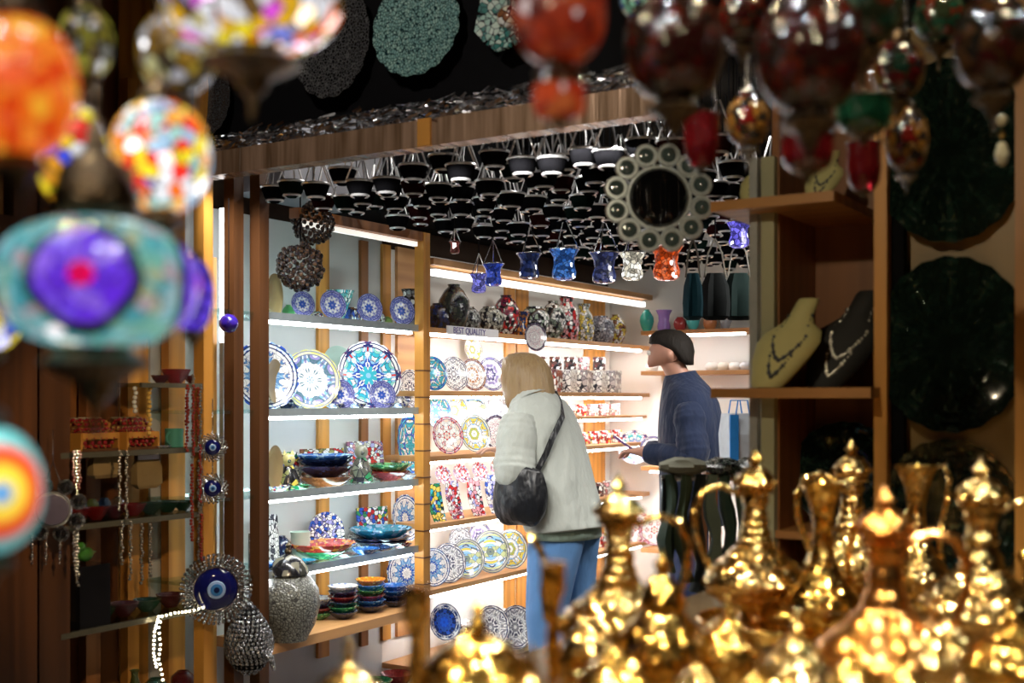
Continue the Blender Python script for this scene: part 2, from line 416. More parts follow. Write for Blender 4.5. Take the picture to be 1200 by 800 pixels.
# ---- A: lit glass-shelved cabinet on the side wall
yA0, yA1 = Yw(304, XF), Yw(495, XF)
ZA = [1.78, 1.41, 1.09, 0.79]
cabA = E('display_cabinet', (0, 0, 0))
tag(cabA, 'lit wooden display cabinet with glass shelves of bowls and plates, left of the woman', 'cabinet')
PW = 0.05
wood_post = wood('post_wood', (0.035, 0.012, 0.004), (0.10, 0.038, 0.012))
for yy, hh in ((yA0, 2.34), (yA1, 2.2)):
    MB().box((XF, yy, hh / 2), (PW, PW, hh)).build('post', wood_post if yy == yA0 else wood_amber, cabA, smooth=False)
MB().box((XF - 0.02, Yw(274, XF - 0.02), 1.15), (PW, PW, 2.30)).build('post', wood_post, cabA, smooth=False)
MB().box((XB + 0.05, Yw(243, XB + 0.05), 1.0), (PW, PW, 2.0)).build('post', wood_amber, cabA, smooth=False)
MB().box((XF, (yA0 + yA1) / 2 + 0.08, 2.2 - 0.02), (PW, yA1 - yA0 - 0.22, 0.04)).build('top_rail', wood_brown, cabA, smooth=False)
MB().box((XF + 0.0, (yA0 + yA1) / 2 + 0.1, 2.145), (0.02, yA1 - yA0 - 0.3, 0.02)).build('light_tube', emit('dim_tube', (1, .95, .85), 0.9), cabA, smooth=False)
MB().box((XB + 0.012, (yA0 - 0.28 + yA1 + 0.06) / 2, 1.15), (0.02, yA1 - yA0 + 0.34, 2.1)).build('back_panel', plain('cabinet_back', (0.55, 0.56, 0.54), 0.35, var=0.1, vs=3), cabA, smooth=False)
for u0, wd_, mt in ((372, 0.07, wood_amber), (446, 0.06, wood_amber), (475, 0.22, wood_shelf), (420, 0.05, wood_brown)):
    MB().box((XB + 0.03, Yw(u0, XB), 1.25), (0.016, wd_, 1.85)).build('back_board', mt, cabA, smooth=False)  # boards put in place of reflections in the cabinet's mirrored back
for i, z in enumerate(ZA):
    y0, y1 = yA0 - 0.30, yA1 - 0.03
    MB().box(((XF + XB) / 2 + 0.01, (y0 + y1) / 2, z - 0.006), (0.27, y1 - y0, 0.012)).build('glass_shelf', shelf_glass, cabA, smooth=False)
    MB().box((XF - 0.005, (yA0 + yA1) / 2, z - 0.010), (0.012, yA1 - yA0 - 0.06, 0.030)).build('shelf_edge', plain('shelf_edge_grey', (0.45, 0.52, 0.55), 0.25, 0.4), cabA, smooth=False)
    shelf_strip(cabA, XF - 0.025, yA0 + 0.03, yA1 - 0.06, z - 0.032, led_a)
MB().box(((XF + XB) / 2, (yA0 + yA1) / 2 + 0.04, 0.50), (0.34, yA1 - yA0 - 0.02, 0.04)).build('wooden_shelf', wood_shelf, cabA, smooth=False)
MB().box(((XF + XB) / 2, (yA0 + yA1) / 2 + 0.04, 0.13), (0.30, yA1 - yA0 - 0.02, 0.03)).build('wooden_shelf', wood_dark, cabA, smooth=False)
# joints on the lit post
for k in range(9):
    MB().box((XF + 0.003, yA1, 0.62 + 0.12 * k), (PW, PW + 0.004, 0.006)).build('post_joint', wood_dark, cabA, smooth=False)
# vertical light strip in the corner of the cabinet
MB().box((XB + 0.10, Yw(262, XB + 0.10), 1.93), (0.022, 0.022, 0.52)).build('light_strip', led_c, cabA, smooth=False)
MB().box((XB + 0.10, Yw(262, XB + 0.10), 1.2), (0.022, 0.022, 0.95)).build('metal_channel', plain('grey_channel', (0.4, 0.42, 0.44), 0.4, 0.5), cabA, smooth=False)

# ---- B: white lit shelving further down the same wall
yB0, yB1 = yA1 + 0.06, YB - 0.02
ZB = [1.78, 1.49, 1.19, 0.88, 0.58, 0.22]
cabB = E('wall_shelving', (0, 0, 0))
tag(cabB, 'bright white shelving of plates and mugs that the bending woman looks into', 'shelving')
MB().box((XB + 0.012, (yB0 + yB1) / 2, 1.1), (0.02, yB1 - yB0, 2.12)).build('back_panel', white_paint, cabB, smooth=False)
for u0, wd_ in ((592, 0.10), (607, 0.12), (692, 0.26)):
    MB().box((XB + 0.028, Yw(u0, XB), 1.1), (0.012, wd_, 2.0)).build('back_board', wood_amber, cabB, smooth=False)
for i, z in enumerate(ZB):
    MB().box(((XF + XB) / 2, (yB0 + yB1) / 2, z - 0.012), (0.30, yB1 - yB0, 0.024)).build('shelf_board', wood_shelf, cabB, smooth=False)
    if i < 5: shelf_strip(cabB, XF - 0.03, yB0 + 0.03, yB1 - 0.08, z - 0.031)
ym = Yw(662, XF)
MB().box((XF - 0.12, (ym + yB1) / 2, 1.345), (0.20, yB1 - ym, 0.016)).build('shelf_board', wood_shelf, cabB, smooth=False)
shelf_strip(cabB, XF - 0.04, ym, yB1 - 0.05, 1.331)
MB().box((XF - 0.03, (yB0 + yB1) / 2, 2.08), (0.10, yB1 - yB0, 0.03)).build('top_rail', wood_shelf, cabB, smooth=False)
MB().box((XF - 0.02, (yB0 + yB1) / 2 , 2.035), (0.03, yB1 - yB0 - 0.1, 0.03)).build('light_tube', emit('rail_tube', (1, .97, .92), 2.5), cabB, smooth=False)
sgn = MB().box((XF + 0.008, Yw(553, XF), 1.773), (0.006, 0.44, 0.042)).build('shelf_sign', plain('sign_card', (0.85, 0.85, 0.88), 0.5, var=0.02), smooth=False)
tag(sgn, 'white strip sign with faint blue capitals on the edge of upper shelf', 'sign')
cu = bpy.data.curves.new('lettering', 'FONT'); cu.body = 'BEST QUALITY'; cu.size = 0.042; cu.extrude = 0.0008; cu.align_x = 'CENTER'; cu.align_y = 'CENTER'
to = bpy.data.objects.new('tmp', cu); col.objects.link(to)
dg = bpy.context.evaluated_depsgraph_get(); me = bpy.data.meshes.new_from_object(to.evaluated_get(dg)); bpy.data.objects.remove(to)
me.materials.clear(); me.materials.append(None)
O('lettering', me, plain('blue_ink', (0.12, 0.10, 0.32), 0.6), sgn, (XF + 0.0125, Yw(548, XF), 1.773), (pi / 2, 0, pi / 2))

# ---- C: dark shelving at the left, nearer the camera
yC0, yC1 = Yw(70, XF), Yw(236, XF)
ZC = [1.28, 1.05, 0.71, 0.40]
cabC = E('wall_shelving', (0, 0, 0))
tag(cabC, 'unlit brown wooden shelving with dark glass shelves behind the mosaic lamps', 'shelving')
for u0, wd_, mt in ((62, 0.12, wood_post), (30, 0.09, wood_dark), (243, 0.045, wood_amber)):
    MB().box((XF - 0.02, Yw(u0, XF), 1.5), (0.05, wd_, 3.0)).build('post', mt, cabC, smooth=False)
for u0, wd_, mt in ((152, 0.05, wood_amber), (203, 0.08, wood_amber), (105, 0.06, wood_brown)):
    MB().box((XB + 0.06, Yw(u0, XB + 0.06), 1.3), (0.04, wd_, 2.6)).build('upright', mt, cabC, smooth=False)
dark_glass = clear_glass('dark_shelf_glass', (0.45, 0.47, 0.42), 0.16)
edge_c = plain('shelf_edge_dark', (0.16, 0.15, 0.11), 0.2, 0.3)
for z in ZC:
    MB().box(((XF + XB) / 2, (yC0 + yC1) / 2, z - 0.006), (0.29, yC1 - yC0, 0.012)).build('glass_shelf', dark_glass, cabC, smooth=False)
    MB().box((XF + 0.0, (yC0 + yC1) / 2, z - 0.008), (0.012, yC1 - yC0, 0.018)).build('shelf_edge', edge_c, cabC, smooth=False)
y0 = Yw(165, XF)
MB().box(((XF + XB) / 2, (y0 + yC1) / 2, 1.500), (0.29, yC1 - y0, 0.012)).build('glass_shelf', dark_glass, cabC, smooth=False)
MB().box((XF, (y0 + yC1) / 2, 1.499), (0.012, yC1 - y0, 0.016)).build('shelf_edge', edge_c, cabC, smooth=False)
# further left, nearer still
struct(MB().box((XF + 0.02, Yw(-8, XF), 1.0), (0.03, 0.1, 2.0)).build('trim_3', wood_dark, smooth=False))

# ---- D: open cabinet front at the right, parallel to the fascia
xD0, xD1, xD2 = Xw(895, YF), Xw(1034, YF), Xw(1194, YF)
cabD = E('display_cabinet', (0, 0, 0))
tag(cabD, 'dim brown wooden cabinet with necklace busts and dark green plates at right', 'cabinet')
cream = plain('cream_paint', (0.42, 0.40, 0.24), 0.5, var=0.06, vs=8)
MB().box((Xw(885, YF), YF, 1.05), (0.022, 0.03, 2.1)).build('metal_post', plain('grey_metal_post', (0.45, 0.45, 0.43), 0.4, 0.3), cabD, smooth=False)
MB().box((Xw(901, YF), YF + 0.01, 1.05), (0.036, 0.04, 2.1)).build('post', cream, cabD, smooth=False)
MB().box((xD1, YF, 1.2), (0.032, 0.04, 2.4)).build('post', wood_amber, cabD, smooth=False)
MB().box((xD1 + 0.03, YF + 0.05, 1.2), (0.03, 0.04, 2.4)).build('post', black_matte, cabD, smooth=False)
MB().box((xD2 + 0.01, YF - 0.01, 1.4), (0.03, 0.03, 2.8)).build('post', wood_amber, cabD, smooth=False)
MB().box(((xD0 + xD1) / 2, YF + 0.34, 1.2), (xD1 - xD0 + 0.06, 0.02, 2.4)).build('back_panel', wood_brown, cabD, smooth=False)
MB().box((xD1 - 0.005, YF + 0.17, 1.2), (0.02, 0.32, 2.4)).build('side_panel', wood_dark, cabD, smooth=False)
MB().box(((xD1 + 1.5) / 2, YF + 0.10, 1.5), (1.5 - xD1, 0.02, 3.0)).build('front_panel', wood('olive_wood', (0.16, 0.09, 0.02), (0.30, 0.18, 0.05)), cabD, smooth=False)
MB().box((Xw(906, YF), YF + 0.18, 1.2), (0.02, 0.32, 2.4)).build('side_panel', wood_brown, cabD, smooth=False)
xs0 = Xw(851, YF)
for z, x1 in ((1.48, xD1 - 0.0), (1.975, Xw(992, YF))):
    MB().box(((xs0 + x1) / 2, YF + 0.11, z - 0.013), (x1 - xs0, 0.44, 0.026)).build('shelf_board', wood_shelf_x, cabD, smooth=False)
# shelves on the shop's back wall, right of the white shelving
cabE = E('wall_shelving', (0, 0, 0))
tag(cabE, 'white lit shelves on the far back wall behind the man', 'shelving')
xe0, xe1 = XF + 0.06, Xw(900, YB)
for z in (1.86, 1.62, 1.05, 0.56):
    MB().box(((xe0 + xe1) / 2, YB - 0.14, z - 0.012), (xe1 - xe0, 0.26, 0.024)).build('shelf_board', wood_shelf_x, cabE, smooth=False)
for z, y in ((1.86, YB - 0.24), (1.05, YB - 0.24)):
    MB().box(((xe0 + xe1) / 2, y, z - 0.032), (xe1 - xe0 - 0.1, 0.022, 0.012)).build('light_strip', led_b, cabE, smooth=False)
# ================================================================== unit shapes (radius 1) shared between look-alikes
PLATE = [(0, .05), (.5, .05), (.62, .08), (.82, .15), (1.0, .19), (1.0, .165), (.82, .10), (.6, .02), (.5, 0), (0, 0)]
def m_plate(): return MB().lathe(PLATE[::-1], 32)
def m_plate_scallop(): return MB().lathe(PLATE[::-1], 48, wave=lambda a, r, z: 1 + (0.045 * abs(sin(a * 8)) if r > .9 else 0))
BOWL = [(0, 0), (.42, 0), (.46, .05), (.75, .25), (.95, .48), (1.0, .55), (.95, .56), (.72, .32), (.4, .10), (0, .07)]
def m_plate_fine(): return MB().lathe(PLATE[::-1], 80, wave=lambda a, r, z: 1 + (0.012 * sin(a * 20) if r > .9 else 0))
def m_bowl(): return MB().lathe(BOWL, 28)
def m_bowl_wavy(): return MB().lathe(BOWL, 40, wave=lambda a, r, z: 1 + (0.035 * sin(a * 12) if r > .7 else 0))
DISH = [(0, 0), (.6, 0), (.7, .04), (.95, .16), (1.0, .21), (.96, .22), (.68, .09), (0, .06)]
def m_dish(): return MB().lathe(DISH, 40, wave=lambda a, r, z: 1 + (0.03 * sin(a * 14) if r > .8 else 0))
VASES = {
 'egg':    [(0, 0), (.45, 0), (.5, .06), (.8, .5), (1.0, 1.1), (.95, 1.6), (.6, 2.1), (.35, 2.3), (.4, 2.42), (.3, 2.42), (.25, 2.3), (0, 2.2)],
 'bottle': [(0, 0), (.6, 0), (.7, .1), (1.0, .7), (.9, 1.2), (.4, 1.7), (.28, 2.2), (.3, 2.6), (.45, 2.75), (.35, 2.75), (.2, 2.5), (0, 2.4)],
 'jar':    [(0, 0), (.6, 0), (.62, .06), (.9, .35), (1.0, .8), (.92, 1.2), (.6, 1.5), (.5, 1.55), (.5, 1.62), (.42, 1.62), (.4, 1.5), (0, 1.45)],
 'goblet': [(0, 0), (.6, 0), (.55, .06), (.18, .18), (.15, .6), (.3, .8), (.8, 1.2), (.75, 1.7), (1.0, 2.2), (.92, 2.2), (.66, 1.7), (.7, 1.25), (0, .9)],
 'tulip':  [(0, 0), (.5, 0), (.75, .15), (.8, .5), (.65, 1.0), (.7, 1.5), (1.0, 2.0), (.93, 2.0), (.62, 1.5), (.57, 1.0), (.7, .5), (0, .15)],
 'cylinder': [(0, 0), (.9, 0), (1.0, .05), (.92, 1.2), (.95, 2.3), (1.0, 2.6), (.9, 2.6), (.84, 2.3), (0, 2.2)],
 'tall':   [(0, 0), (.7, 0), (.8, .1), (1.0, 1.0), (.8, 1.9), (.45, 2.4), (.6, 2.8), (.5, 2.8), (.35, 2.4), (0, 2.3)],
}
def m_vase(k):
    return lambda: MB().lathe(VASES[k], 22)
def m_mug(): return MB().lathe([(0, 0), (.9, 0), (1, .06), (.97, 1.2), (1, 2.0), (.92, 2.0), (.88, 1.2), (.85, .12), (0, .1)], 18)
def m_mug_handle(): return MB().tube([(.92 + .62 * sin(pi * t / 8), 0, .35 + 1.3 * t / 8) for t in range(9)], .13, 6)
def m_slab():      # long curved serving dish, upright, bellied towards the viewer
    rings = []
    for i in range(9):
        t = -1 + 2 * i / 8; wdt = .5 * (1 - .18 * t * t); z = t
        rings.append([(-wdt, t, .12 * t * t), (0, t, .10 * t * t - .05), (wdt, t, .12 * t * t), (wdt, t, .12 * t * t + .06), (0, t, .1 * t * t), (-wdt, t, .12 * t * t + .06)])
    return MB().loft(rings)
def m_tile(): return MB().box((0, 0, .04), (2, 2, .05)).box((0, .97, .07), (2, .06, .06)).box((0, -.97, .07), (2, .06, .06)).box((.97, 0, .07), (.06, 1.88, .06)).box((-.97, 0, .07), (.06, 1.88, .06))
def m_arch():
    pts = [(-1, -1.1)] + [(-cos(pi * k / 12), .1 + sin(pi * k / 12)) for k in range(13)] + [(1, -1.1)]
    return MB().loft([[(x, y, 0) for x, y in pts], [(x, y, .12) for x, y in pts]])

def upright(name, key, fn, mat, u, z, hpx, x=XF - 0.10, rz=70, tilt=80, aspect=1.0, wide=1.0, lift=0.0):
    """a plate-like thing leaning on the side wall's shelf; hpx is its height in the photograph's pixels"""
    d = Dx(u, x); r = hpx / 2.0 * d / 1400.0 / sin(rad(tilt))
    o = O(name, shared(key, fn), mat, None, (x, Yw(u, x), z + r * sin(rad(tilt)) * aspect + lift), (rad(tilt), 0, rad(rz)), (r * wide, r * aspect, r))
    return o
def stand(name, key, fn, mat, u, z, wpx, x=XF - 0.14, zs=1.0, rz=0.0):
    d = Dx(u, x); r = wpx / 2.0 * d / 1400.0
    return O(name, shared(key, fn), mat, None, (x, Yw(u, x), z), (0, 0, rz), (r, r, r * zs))

# painted ware
pm_ = {
 'lilac':  iznik('lilac_plate', W_, [(0.25, 0.27, 0.62), W_, LILAC, (0.12, 0.14, 0.45), (0.6, 0.62, 0.85)], 8, 3.0, 1.0, [LILAC, (0.16, 0.17, 0.5)], centre=BLU),
 'yellowrim': iznik('yellow_rim_floral', W_, [W_, W_, (0.35, 0.30, 0.62), W_, (0.2, 0.45, 0.6), W_, (0.10, 0.2, 0.25)], 7, 3.6, 2.0, [(0.62, 0.6, 0.2), (0.75, 0.74, 0.5)], line=(0.2, 0.22, 0.35)),
 'medal':  iznik('medallion_floral', W_, [SKYB, W_, RED, W_, TUR, BLU, W_, (0.25, 0.6, 0.5)], 8, 3.4, 3.3, [W_, NAVY, (0.3, 0.06, 0.15)], centre=TUR),
 'bluewhite': iznik('blue_white', W_, [W_, BLU, SKYB, W_, (0.12, 0.3, 0.6), W_], 10, 3.6, 4.0, [BLU, W_, SKYB]),
 'greyfloral': iznik('grey_floral', W_, [W_, (0.3, 0.3, 0.32), W_, (0.55, 0.55, 0.5), (0.1, 0.1, 0.14)], 6, 3.6, 5.0, [W_, (0.12, 0.12, 0.16), (0.5, 0.45, 0.4)]),
 'brownrim': iznik('brown_rim', W_, [W_, W_, (0.7, 0.6, 0.5), W_, (0.4, 0.2, 0.1)], 6, 3.0, 6.0, [BRN, W_, (0.45, 0.25, 0.12)]),
 'violetrim': iznik('violet_rim', (0.8, 0.78, 0.9), [(0.8, 0.78, 0.92), W_, (0.7, 0.68, 0.86), W_, (0.3, 0.25, 0.5)], 6, 3.0, 7.0, [NAVY, (0.3, 0.26, 0.5), W_]),
 'yellowgreen': iznik('yellow_green', W_, [W_, YEL, SKYB, W_, (0.45, 0.5, 0.1), W_], 6, 3.2, 8.0, [W_, (0.6, 0.65, 0.4)]),
 'redwhite': iznik('red_white', W_, [W_, RED, W_, PNK, (0.75, 0.6, 0.5), W_], 6, 3.2, 9.0, [W_, RED, PNK]),
 'landscape': iznik('sky_and_yellow', W_, [SKYB, W_, YEL, (0.2, 0.25, 0.2), W_, (0.55, 0.6, 0.3)], 2, 3.0, 10.0, [W_, (0.4, 0.4, 0.3)]),
 'pinkwhite': iznik('pink_white', (0.8, 0.74, 0.72), [W_, (0.78, 0.66, 0.66), W_, (0.6, 0.4, 0.42)], 10, 4.0, 13.0, [W_, (0.12, 0.08, 0.1)]),
 'teal': iznik('teal_mix', W_, [TUR, BLU, W_, YEL, (0.05, 0.3, 0.35)], 6, 3.4, 14.0, [BLU, TUR]),
 'cobalt': iznik('cobalt_centre', (0.03, 0.08, 0.5), [(0.02, 0.08, 0.6), (0.03, 0.15, 0.75), BLU, NAVY], 7, 2.6, 15.0, [(0.45, 0.5, 0.6), NAVY, W_], centre=(0.02, 0.12, 0.75), band=0.7),
}
pm_['green'] = mosaic('sea_green_cells', [(0.28, .50, .46), (0.22, .42, .40), (0.36, .58, .52), (0.25, .46, .42)], 15.0, (0.01, .035, .04), .2, .10, bumpy=.2, vec_scale=(1.3, .9, 1))
pm_['black'] = mosaic('black_grey_cells', [(0.015, .015, .018), (0.03, .03, .032), (0.01, .01, .012)], 15.0, (0.10, .10, .10), .25, .08, bumpy=.2)
MULTI = [W_, RED, W_, BLU, YEL, W_, GRN, (0.3, 0.2, 0.4), W_]
multi_mosaic = mosaic('busy_floral_glaze', MULTI, 5.0)
multi_red = mosaic('busy_red_glaze', [W_, RED, PNK, W_, (0.3, 0.1, 0.2), LILAC, W_], 6.0)
lilac_glaze = mosaic('busy_lilac_glaze', [W_, LILAC, (0.2, 0.2, 0.5), W_, BLU, W_], 6.0)
mono_glaze = mosaic('busy_black_white_glaze', [W_, (0.7, 0.7, 0.68), W_, (0.08, 0.08, 0.1), W_], 5.0)
def glaze(nm, c, c2=None):
    return mosaic('glaze_' + nm, [c, tuple(x * 0.8 for x in c), tuple(min(1, x * 1.25 + 0.01) for x in c), c2 or c, c], 7.0, tuple(x * 0.6 for x in c), 0.12, 0.03, bumpy=0.1)
g_red, g_green, g_blue, g_navy, g_tur, g_org, g_white = (glaze('red', (0.50, 0.03, 0.02), ORG), glaze('green', (0.02, 0.20, 0.08), (0.2, 0.5, 0.2)), glaze('blue', (0.03, 0.16, 0.55), SKYB),
    glaze('navy', (0.012, 0.02, 0.07)), glaze('turquoise', (0.02, 0.30, 0.50), SKYB), glaze('orange', (0.75, 0.22, 0.02), YEL), glaze('white', (0.7, 0.7, 0.68), (0.2, 0.25, 0.5)))
g_brown = glaze('brown', (0.22, 0.07, 0.02)); g_dkred = glaze('dark_red', (0.20, 0.02, 0.02))
cream_cer = plain('cream_ceramic', (0.30, 0.21, 0.09), 0.35, var=0.06); celadon = plain('celadon_ceramic', (0.42, 0.56, 0.48), 0.3, var=0.05)

# ------------------------------------------------------------------ cabinet A, top glass shelf
R_ = "the lit cabinet's top shelf"
for u in (354, 389, 432, 470):
    row(R_, u, upright('plate', 'plate', m_plate, pm_['lilac'], u, ZA[0], 34 if u > 360 else 30, XF - 0.05), 'small lilac blue upright plate', 'plate')
R_ = "the back of cabinet's top shelf"
for u, wpx, key, mt, look, nm, cat in ((412, 26, 'jar', mosaic('striped_glaze', [W_, NAVY, BRN, W_, BLU], 2.2, vec_scale=(2.2, 2.2, .4)), 'striped brown and white jar', 'striped_jar', 'jar'),
        (440, 24, 'jar', MATS['striped_glaze'], 'striped brown and white jar', 'striped_jar', 'jar'),
        (322, 16, 'jar', plain('lime_ceramic', (0.30, 0.45, 0.12), 0.3), 'small lime green jar', 'small_jar', 'jar'),
        (338, 15, 'egg', plain('leaf_ceramic', (0.10, 0.42, 0.14), 0.3), 'leaf green slim vase', 'vase', 'vase'),
        (372, 16, 'jar', multi_mosaic, 'little floral jar', 'small_jar', 'jar'), (452, 17, 'jar', plain('lime_ceramic'), 'lime green little jar', 'small_jar', 'jar')):
    row(R_, u, stand(nm, key, m_vase(key), mt, u, ZA[0], wpx, XB + 0.07, rz=u), look, cat)
o = stand('fan_vase', 'fan', lambda: MB().lathe([(0, 0), (.5, 0), (.45, .1), (.3, .5), (1.0, 2.6), (.95, 2.6), (.2, .5), (0, .4)], 20), mosaic('teal_shell_glaze', [TUR, (0.3, .6, .55), (0.1, 0.4, 0.4), W_], 4, vec_scale=(2, 2, .3)), 398, ZA[0], 36, XB + 0.06, 0.85)
tag(o, 'teal and white flaring vase at the back of the cabinet top shelf', 'vase')
o = stand('tall_vase', 'tall', m_vase('tall'), mosaic('dark_swirl', [BLK, (0.05, 0.06, 0.05), W_, BLK, (0.2, 0.2, 0.2)], 2.6), 480, ZA[0], 34, XF - 0.12, 0.95)
tag(o, 'tall dark vase with white swirls beside the right post of the lit cabinet', 'vase')

# second shelf
R_ = "the cabinet's second shelf"
for u, h, mt, look in ((309, 78, 'bluewhite', 'large blue and white plate'), (363, 68, 'yellowrim', 'large floral plate with yellow rim'), (431, 77, 'medal', 'largest turquoise and red floral plate'), (480, 44, 'greyfloral', 'narrow grey floral plate')):
    row(R_, u, upright('plate', 'plate_s', m_plate_scallop, pm_[mt], u, ZA[1], h, XF - 0.10 if u != 480 else XB + 0.09, 62 if u != 480 else 85), look, 'plate')
o = upright('plate', 'plate', m_plate, celadon, 395, ZA[1], 36, XB + 0.06, 65, lift=0.14); tag(o, 'plain pale celadon plate hung behind the two largest plates', 'plate')
R_ = "the lilac row before big plates"
for u, h in ((398, 34), (447, 32)):
    row(R_, u, upright('plate', 'plate_s', m_plate_scallop, pm_['lilac'], u, ZA[1], h, XF - 0.03, 62), 'little lilac lace plate', 'plate')
for u in (392, 418, 452, 468):
    row("the cabinet edge before big plates", u, stand('bowl', 'bowl_w', m_bowl_wavy, lilac_glaze, u, ZA[1], 24, XF - 0.035), 'tiny lilac fluted bowl', 'bowl')

# third shelf
R_ = "the back of cabinet's third shelf"
for u, w_, h, mt, look in ((328, 44, 40, multi_mosaic, 'square floral tile tray'), (378, 52, 40, mosaic('yellow_floral_glaze', [W_, YEL, RED, W_, BRN, (0.3, 0.3, 0.1), W_], 6.0), 'wide yellow floral tile tray'), (428, 44, 44, multi_red, 'square red floral tile tray')):
    row(R_, u, upright('tile_tray', 'tile', m_tile, mt, u, ZA[2], h, XB + 0.07, 75, 82, 1.0, w_ / h * 1.15), look, 'tray')
row(R_, 480, upright('plate', 'plate_s', m_plate_scallop, pm_['teal'], 480, ZA[2], 70, XB + 0.10, 75, wide=0.6), 'oval multicoloured platter', 'plate')
def stack(rowname, u, z, items, x=XF - 0.105):
    """items from the bottom: (material, width in px, kind, look, z-scale)"""
    zz = z
    for mt, wpx, kind, look, zs in items:
        fn = {'bowl': m_bowl, 'wavy': m_bowl_wavy, 'dish': m_dish}[kind]
        o = stand('bowl' if kind != 'dish' else 'dish', kind, fn, mt, u, zz, wpx, x, zs)
        r = o.scale[0]; zz += r * zs * (0.21 if kind == 'dish' else 0.40) * 0.92
        o['category'] = 'bowl' if kind != 'dish' else 'dish'; o['label'] = look; o['group'] = rowname
stack('bowls on third shelf', 381, ZA[2], [(g_brown, 66, 'dish', 'brown dish under navy bowls on the third cabinet shelf', 1.6), (g_navy, 66, 'wavy', 'lower navy bowl above brown dish on third shelf', .75), (g_navy, 64, 'wavy', 'middle navy bowl just below the bright blue dish', .7), (g_blue, 66, 'dish', 'bright blue dish topping the navy bowls, third shelf', 1.3)])
stack('bowls on third shelf', 455, ZA[2], [(g_dkred, 52, 'wavy', 'dark red bowl beneath green dish on third shelf', .7), (g_red, 50, 'dish', 'thin red dish between dark red bowl and green dish', .8), (g_green, 56, 'dish', 'green scalloped dish topping the dark red bowl', 1.4)])
def figurine(u, z, hpx, mat, mat2, label, x=XF - 0.09):
    d = Dx(u, x); s = hpx * d / 1400.0
    e = E('animal_figurine', (x, Yw(u, x), z), rad(-40), s)
    MB().lathe([(0, 0), (.26, 0), (.30, .05), (.27, .3), (.18, .52), (.12, .62), (0, .64)], 14).build('body', mat, e)
    h = MB().ball((.03, 0, .76), .17, 12, 8).build('head', mat2, e)
    for s_ in (-1, 1): MB().lathe([(0.06, 0), (.03, .08), (0, .14)], 8, (0.0, s_ * .1, .88)).build('ear', mat2, h)
    MB().ball((.20, 0, .73), .05, 8, 6).build('muzzle', mat, h)
    tag(e, label, 'figurine'); return e
figurine(338, ZA[2], 46, mosaic('olive_glaze', [(0.25, .28, .1), GRN, YEL, BLK], 6), plain('yellow_glaze', (0.55, 0.5, 0.2), .3), 'yellow and olive ceramic animal beside navy bowls, third shelf')
figurine(423, ZA[2], 48, mosaic('grey_green_glaze', [(0.2, .22, .16), GRN, (0.1, .1, .08)], 6), plain('grey_glaze', (0.22, 0.22, 0.16), .3), 'grey green ceramic cat between the two bowl stacks, third shelf')

# fourth shelf
R_ = "the back of cabinet's fourth shelf"
row(R_, 313, upright('tile_tray', 'tile', m_tile, mono_glaze, 313, ZA[3], 56, XB + 0.10, 75, 84, 1.0, .5), 'tall narrow black and white tray', 'tray')
row(R_, 382, upright('arched_plaque', 'arch', m_arch, lilac_glaze, 382, ZA[3], 46, XB + 0.10, 70, 84), 'arched lilac floral plaque', 'plaque')
row(R_, 352, stand('cylinder_vase', 'cyl', m_vase('cylinder'), celadon, 352, ZA[3], 24, XB + 0.12), 'plain pale green cylinder vase', 'vase')
row(R_, 474, upright('plate', 'plate_s', m_plate_scallop, pm_['bluewhite'], 474, ZA[3], 52, XB + 0.10, 75, wide=.75), 'oval blue yellow plate', 'plate')
row(R_, 330, stand('vase', 'egg', m_vase('egg'), g_navy, 330, ZA[3], 24, XB + 0.10), 'dark navy round vase', 'vase')
stack('bowls on fourth shelf', 377, ZA[3], [(g_green, 62, 'wavy', 'dark green bowl beneath red dish on fourth shelf', .6), (g_red, 80, 'dish', 'bright red scalloped dish on the fourth cabinet shelf', 1.4)])
stack('bowls on fourth shelf', 446, ZA[3], [(g_navy, 64, 'wavy', 'navy bowl under turquoise dish on fourth shelf', .55), (g_navy, 70, 'dish', 'thin navy dish between navy bowl and turquoise dish', 1.0), (g_tur, 74, 'dish', 'turquoise scalloped dish topping navy bowl, fourth shelf', 1.4)])
row("the cabinet's fourth shelf edge", 320, stand('bowl', 'bowl_w', m_bowl_wavy, g_blue, 320, ZA[3], 30, XF - 0.05), 'small bright blue fluted bowl', 'bowl')
row("the cabinet's fourth shelf edge", 428, stand('bowl', 'bowl_w', m_bowl_wavy, g_blue, 428, ZA[3], 34, XF - 0.03, .8), 'small royal blue bowl', 'bowl')
row("the cabinet's fourth shelf edge", 356, stand('bowl', 'bowl_w', m_bowl_wavy, g_tur, 356, ZA[3], 30, XF - 0.035, .7), 'small turquoise bowl', 'bowl')

# wooden bottom shelf: ginger jar and bowl stacks
ZW = 0.52
jr = E('ginger_jar', (XF + 0.01, Yw(338, XF + 0.01), 0.0)); jr.location.z = ZW
s = 37 * Dx(338, XF) / 1400.0
t = NT('grey_relief_glaze'); co = t.coord(); e_ = t.vor(co, 75, 'DISTANCE_TO_EDGE', 'Distance'); t.bump(e_, .6, .01)
jar_m = t.fin(t.mix(t.math('LESS_THAN', e_, .07), t.ramp(t.noise(co, 6), [(0.10, .10, .07), (0.24, .25, .22), (0.34, .36, .33)], False), (0.05, .05, .05, 1)), .3, coat=.4)
MB().lathe([(0, 0), (.6 * s, 0), (.62 * s, .1 * s), (.85 * s, .5 * s), (1.0 * s, 1.1 * s), (.95 * s, 1.6 * s), (.7 * s, 1.95 * s), (.55 * s, 2.05 * s), (.5 * s, 2.1 * s), (0, 2.1 * s)], 28).build('body', jar_m, jr)
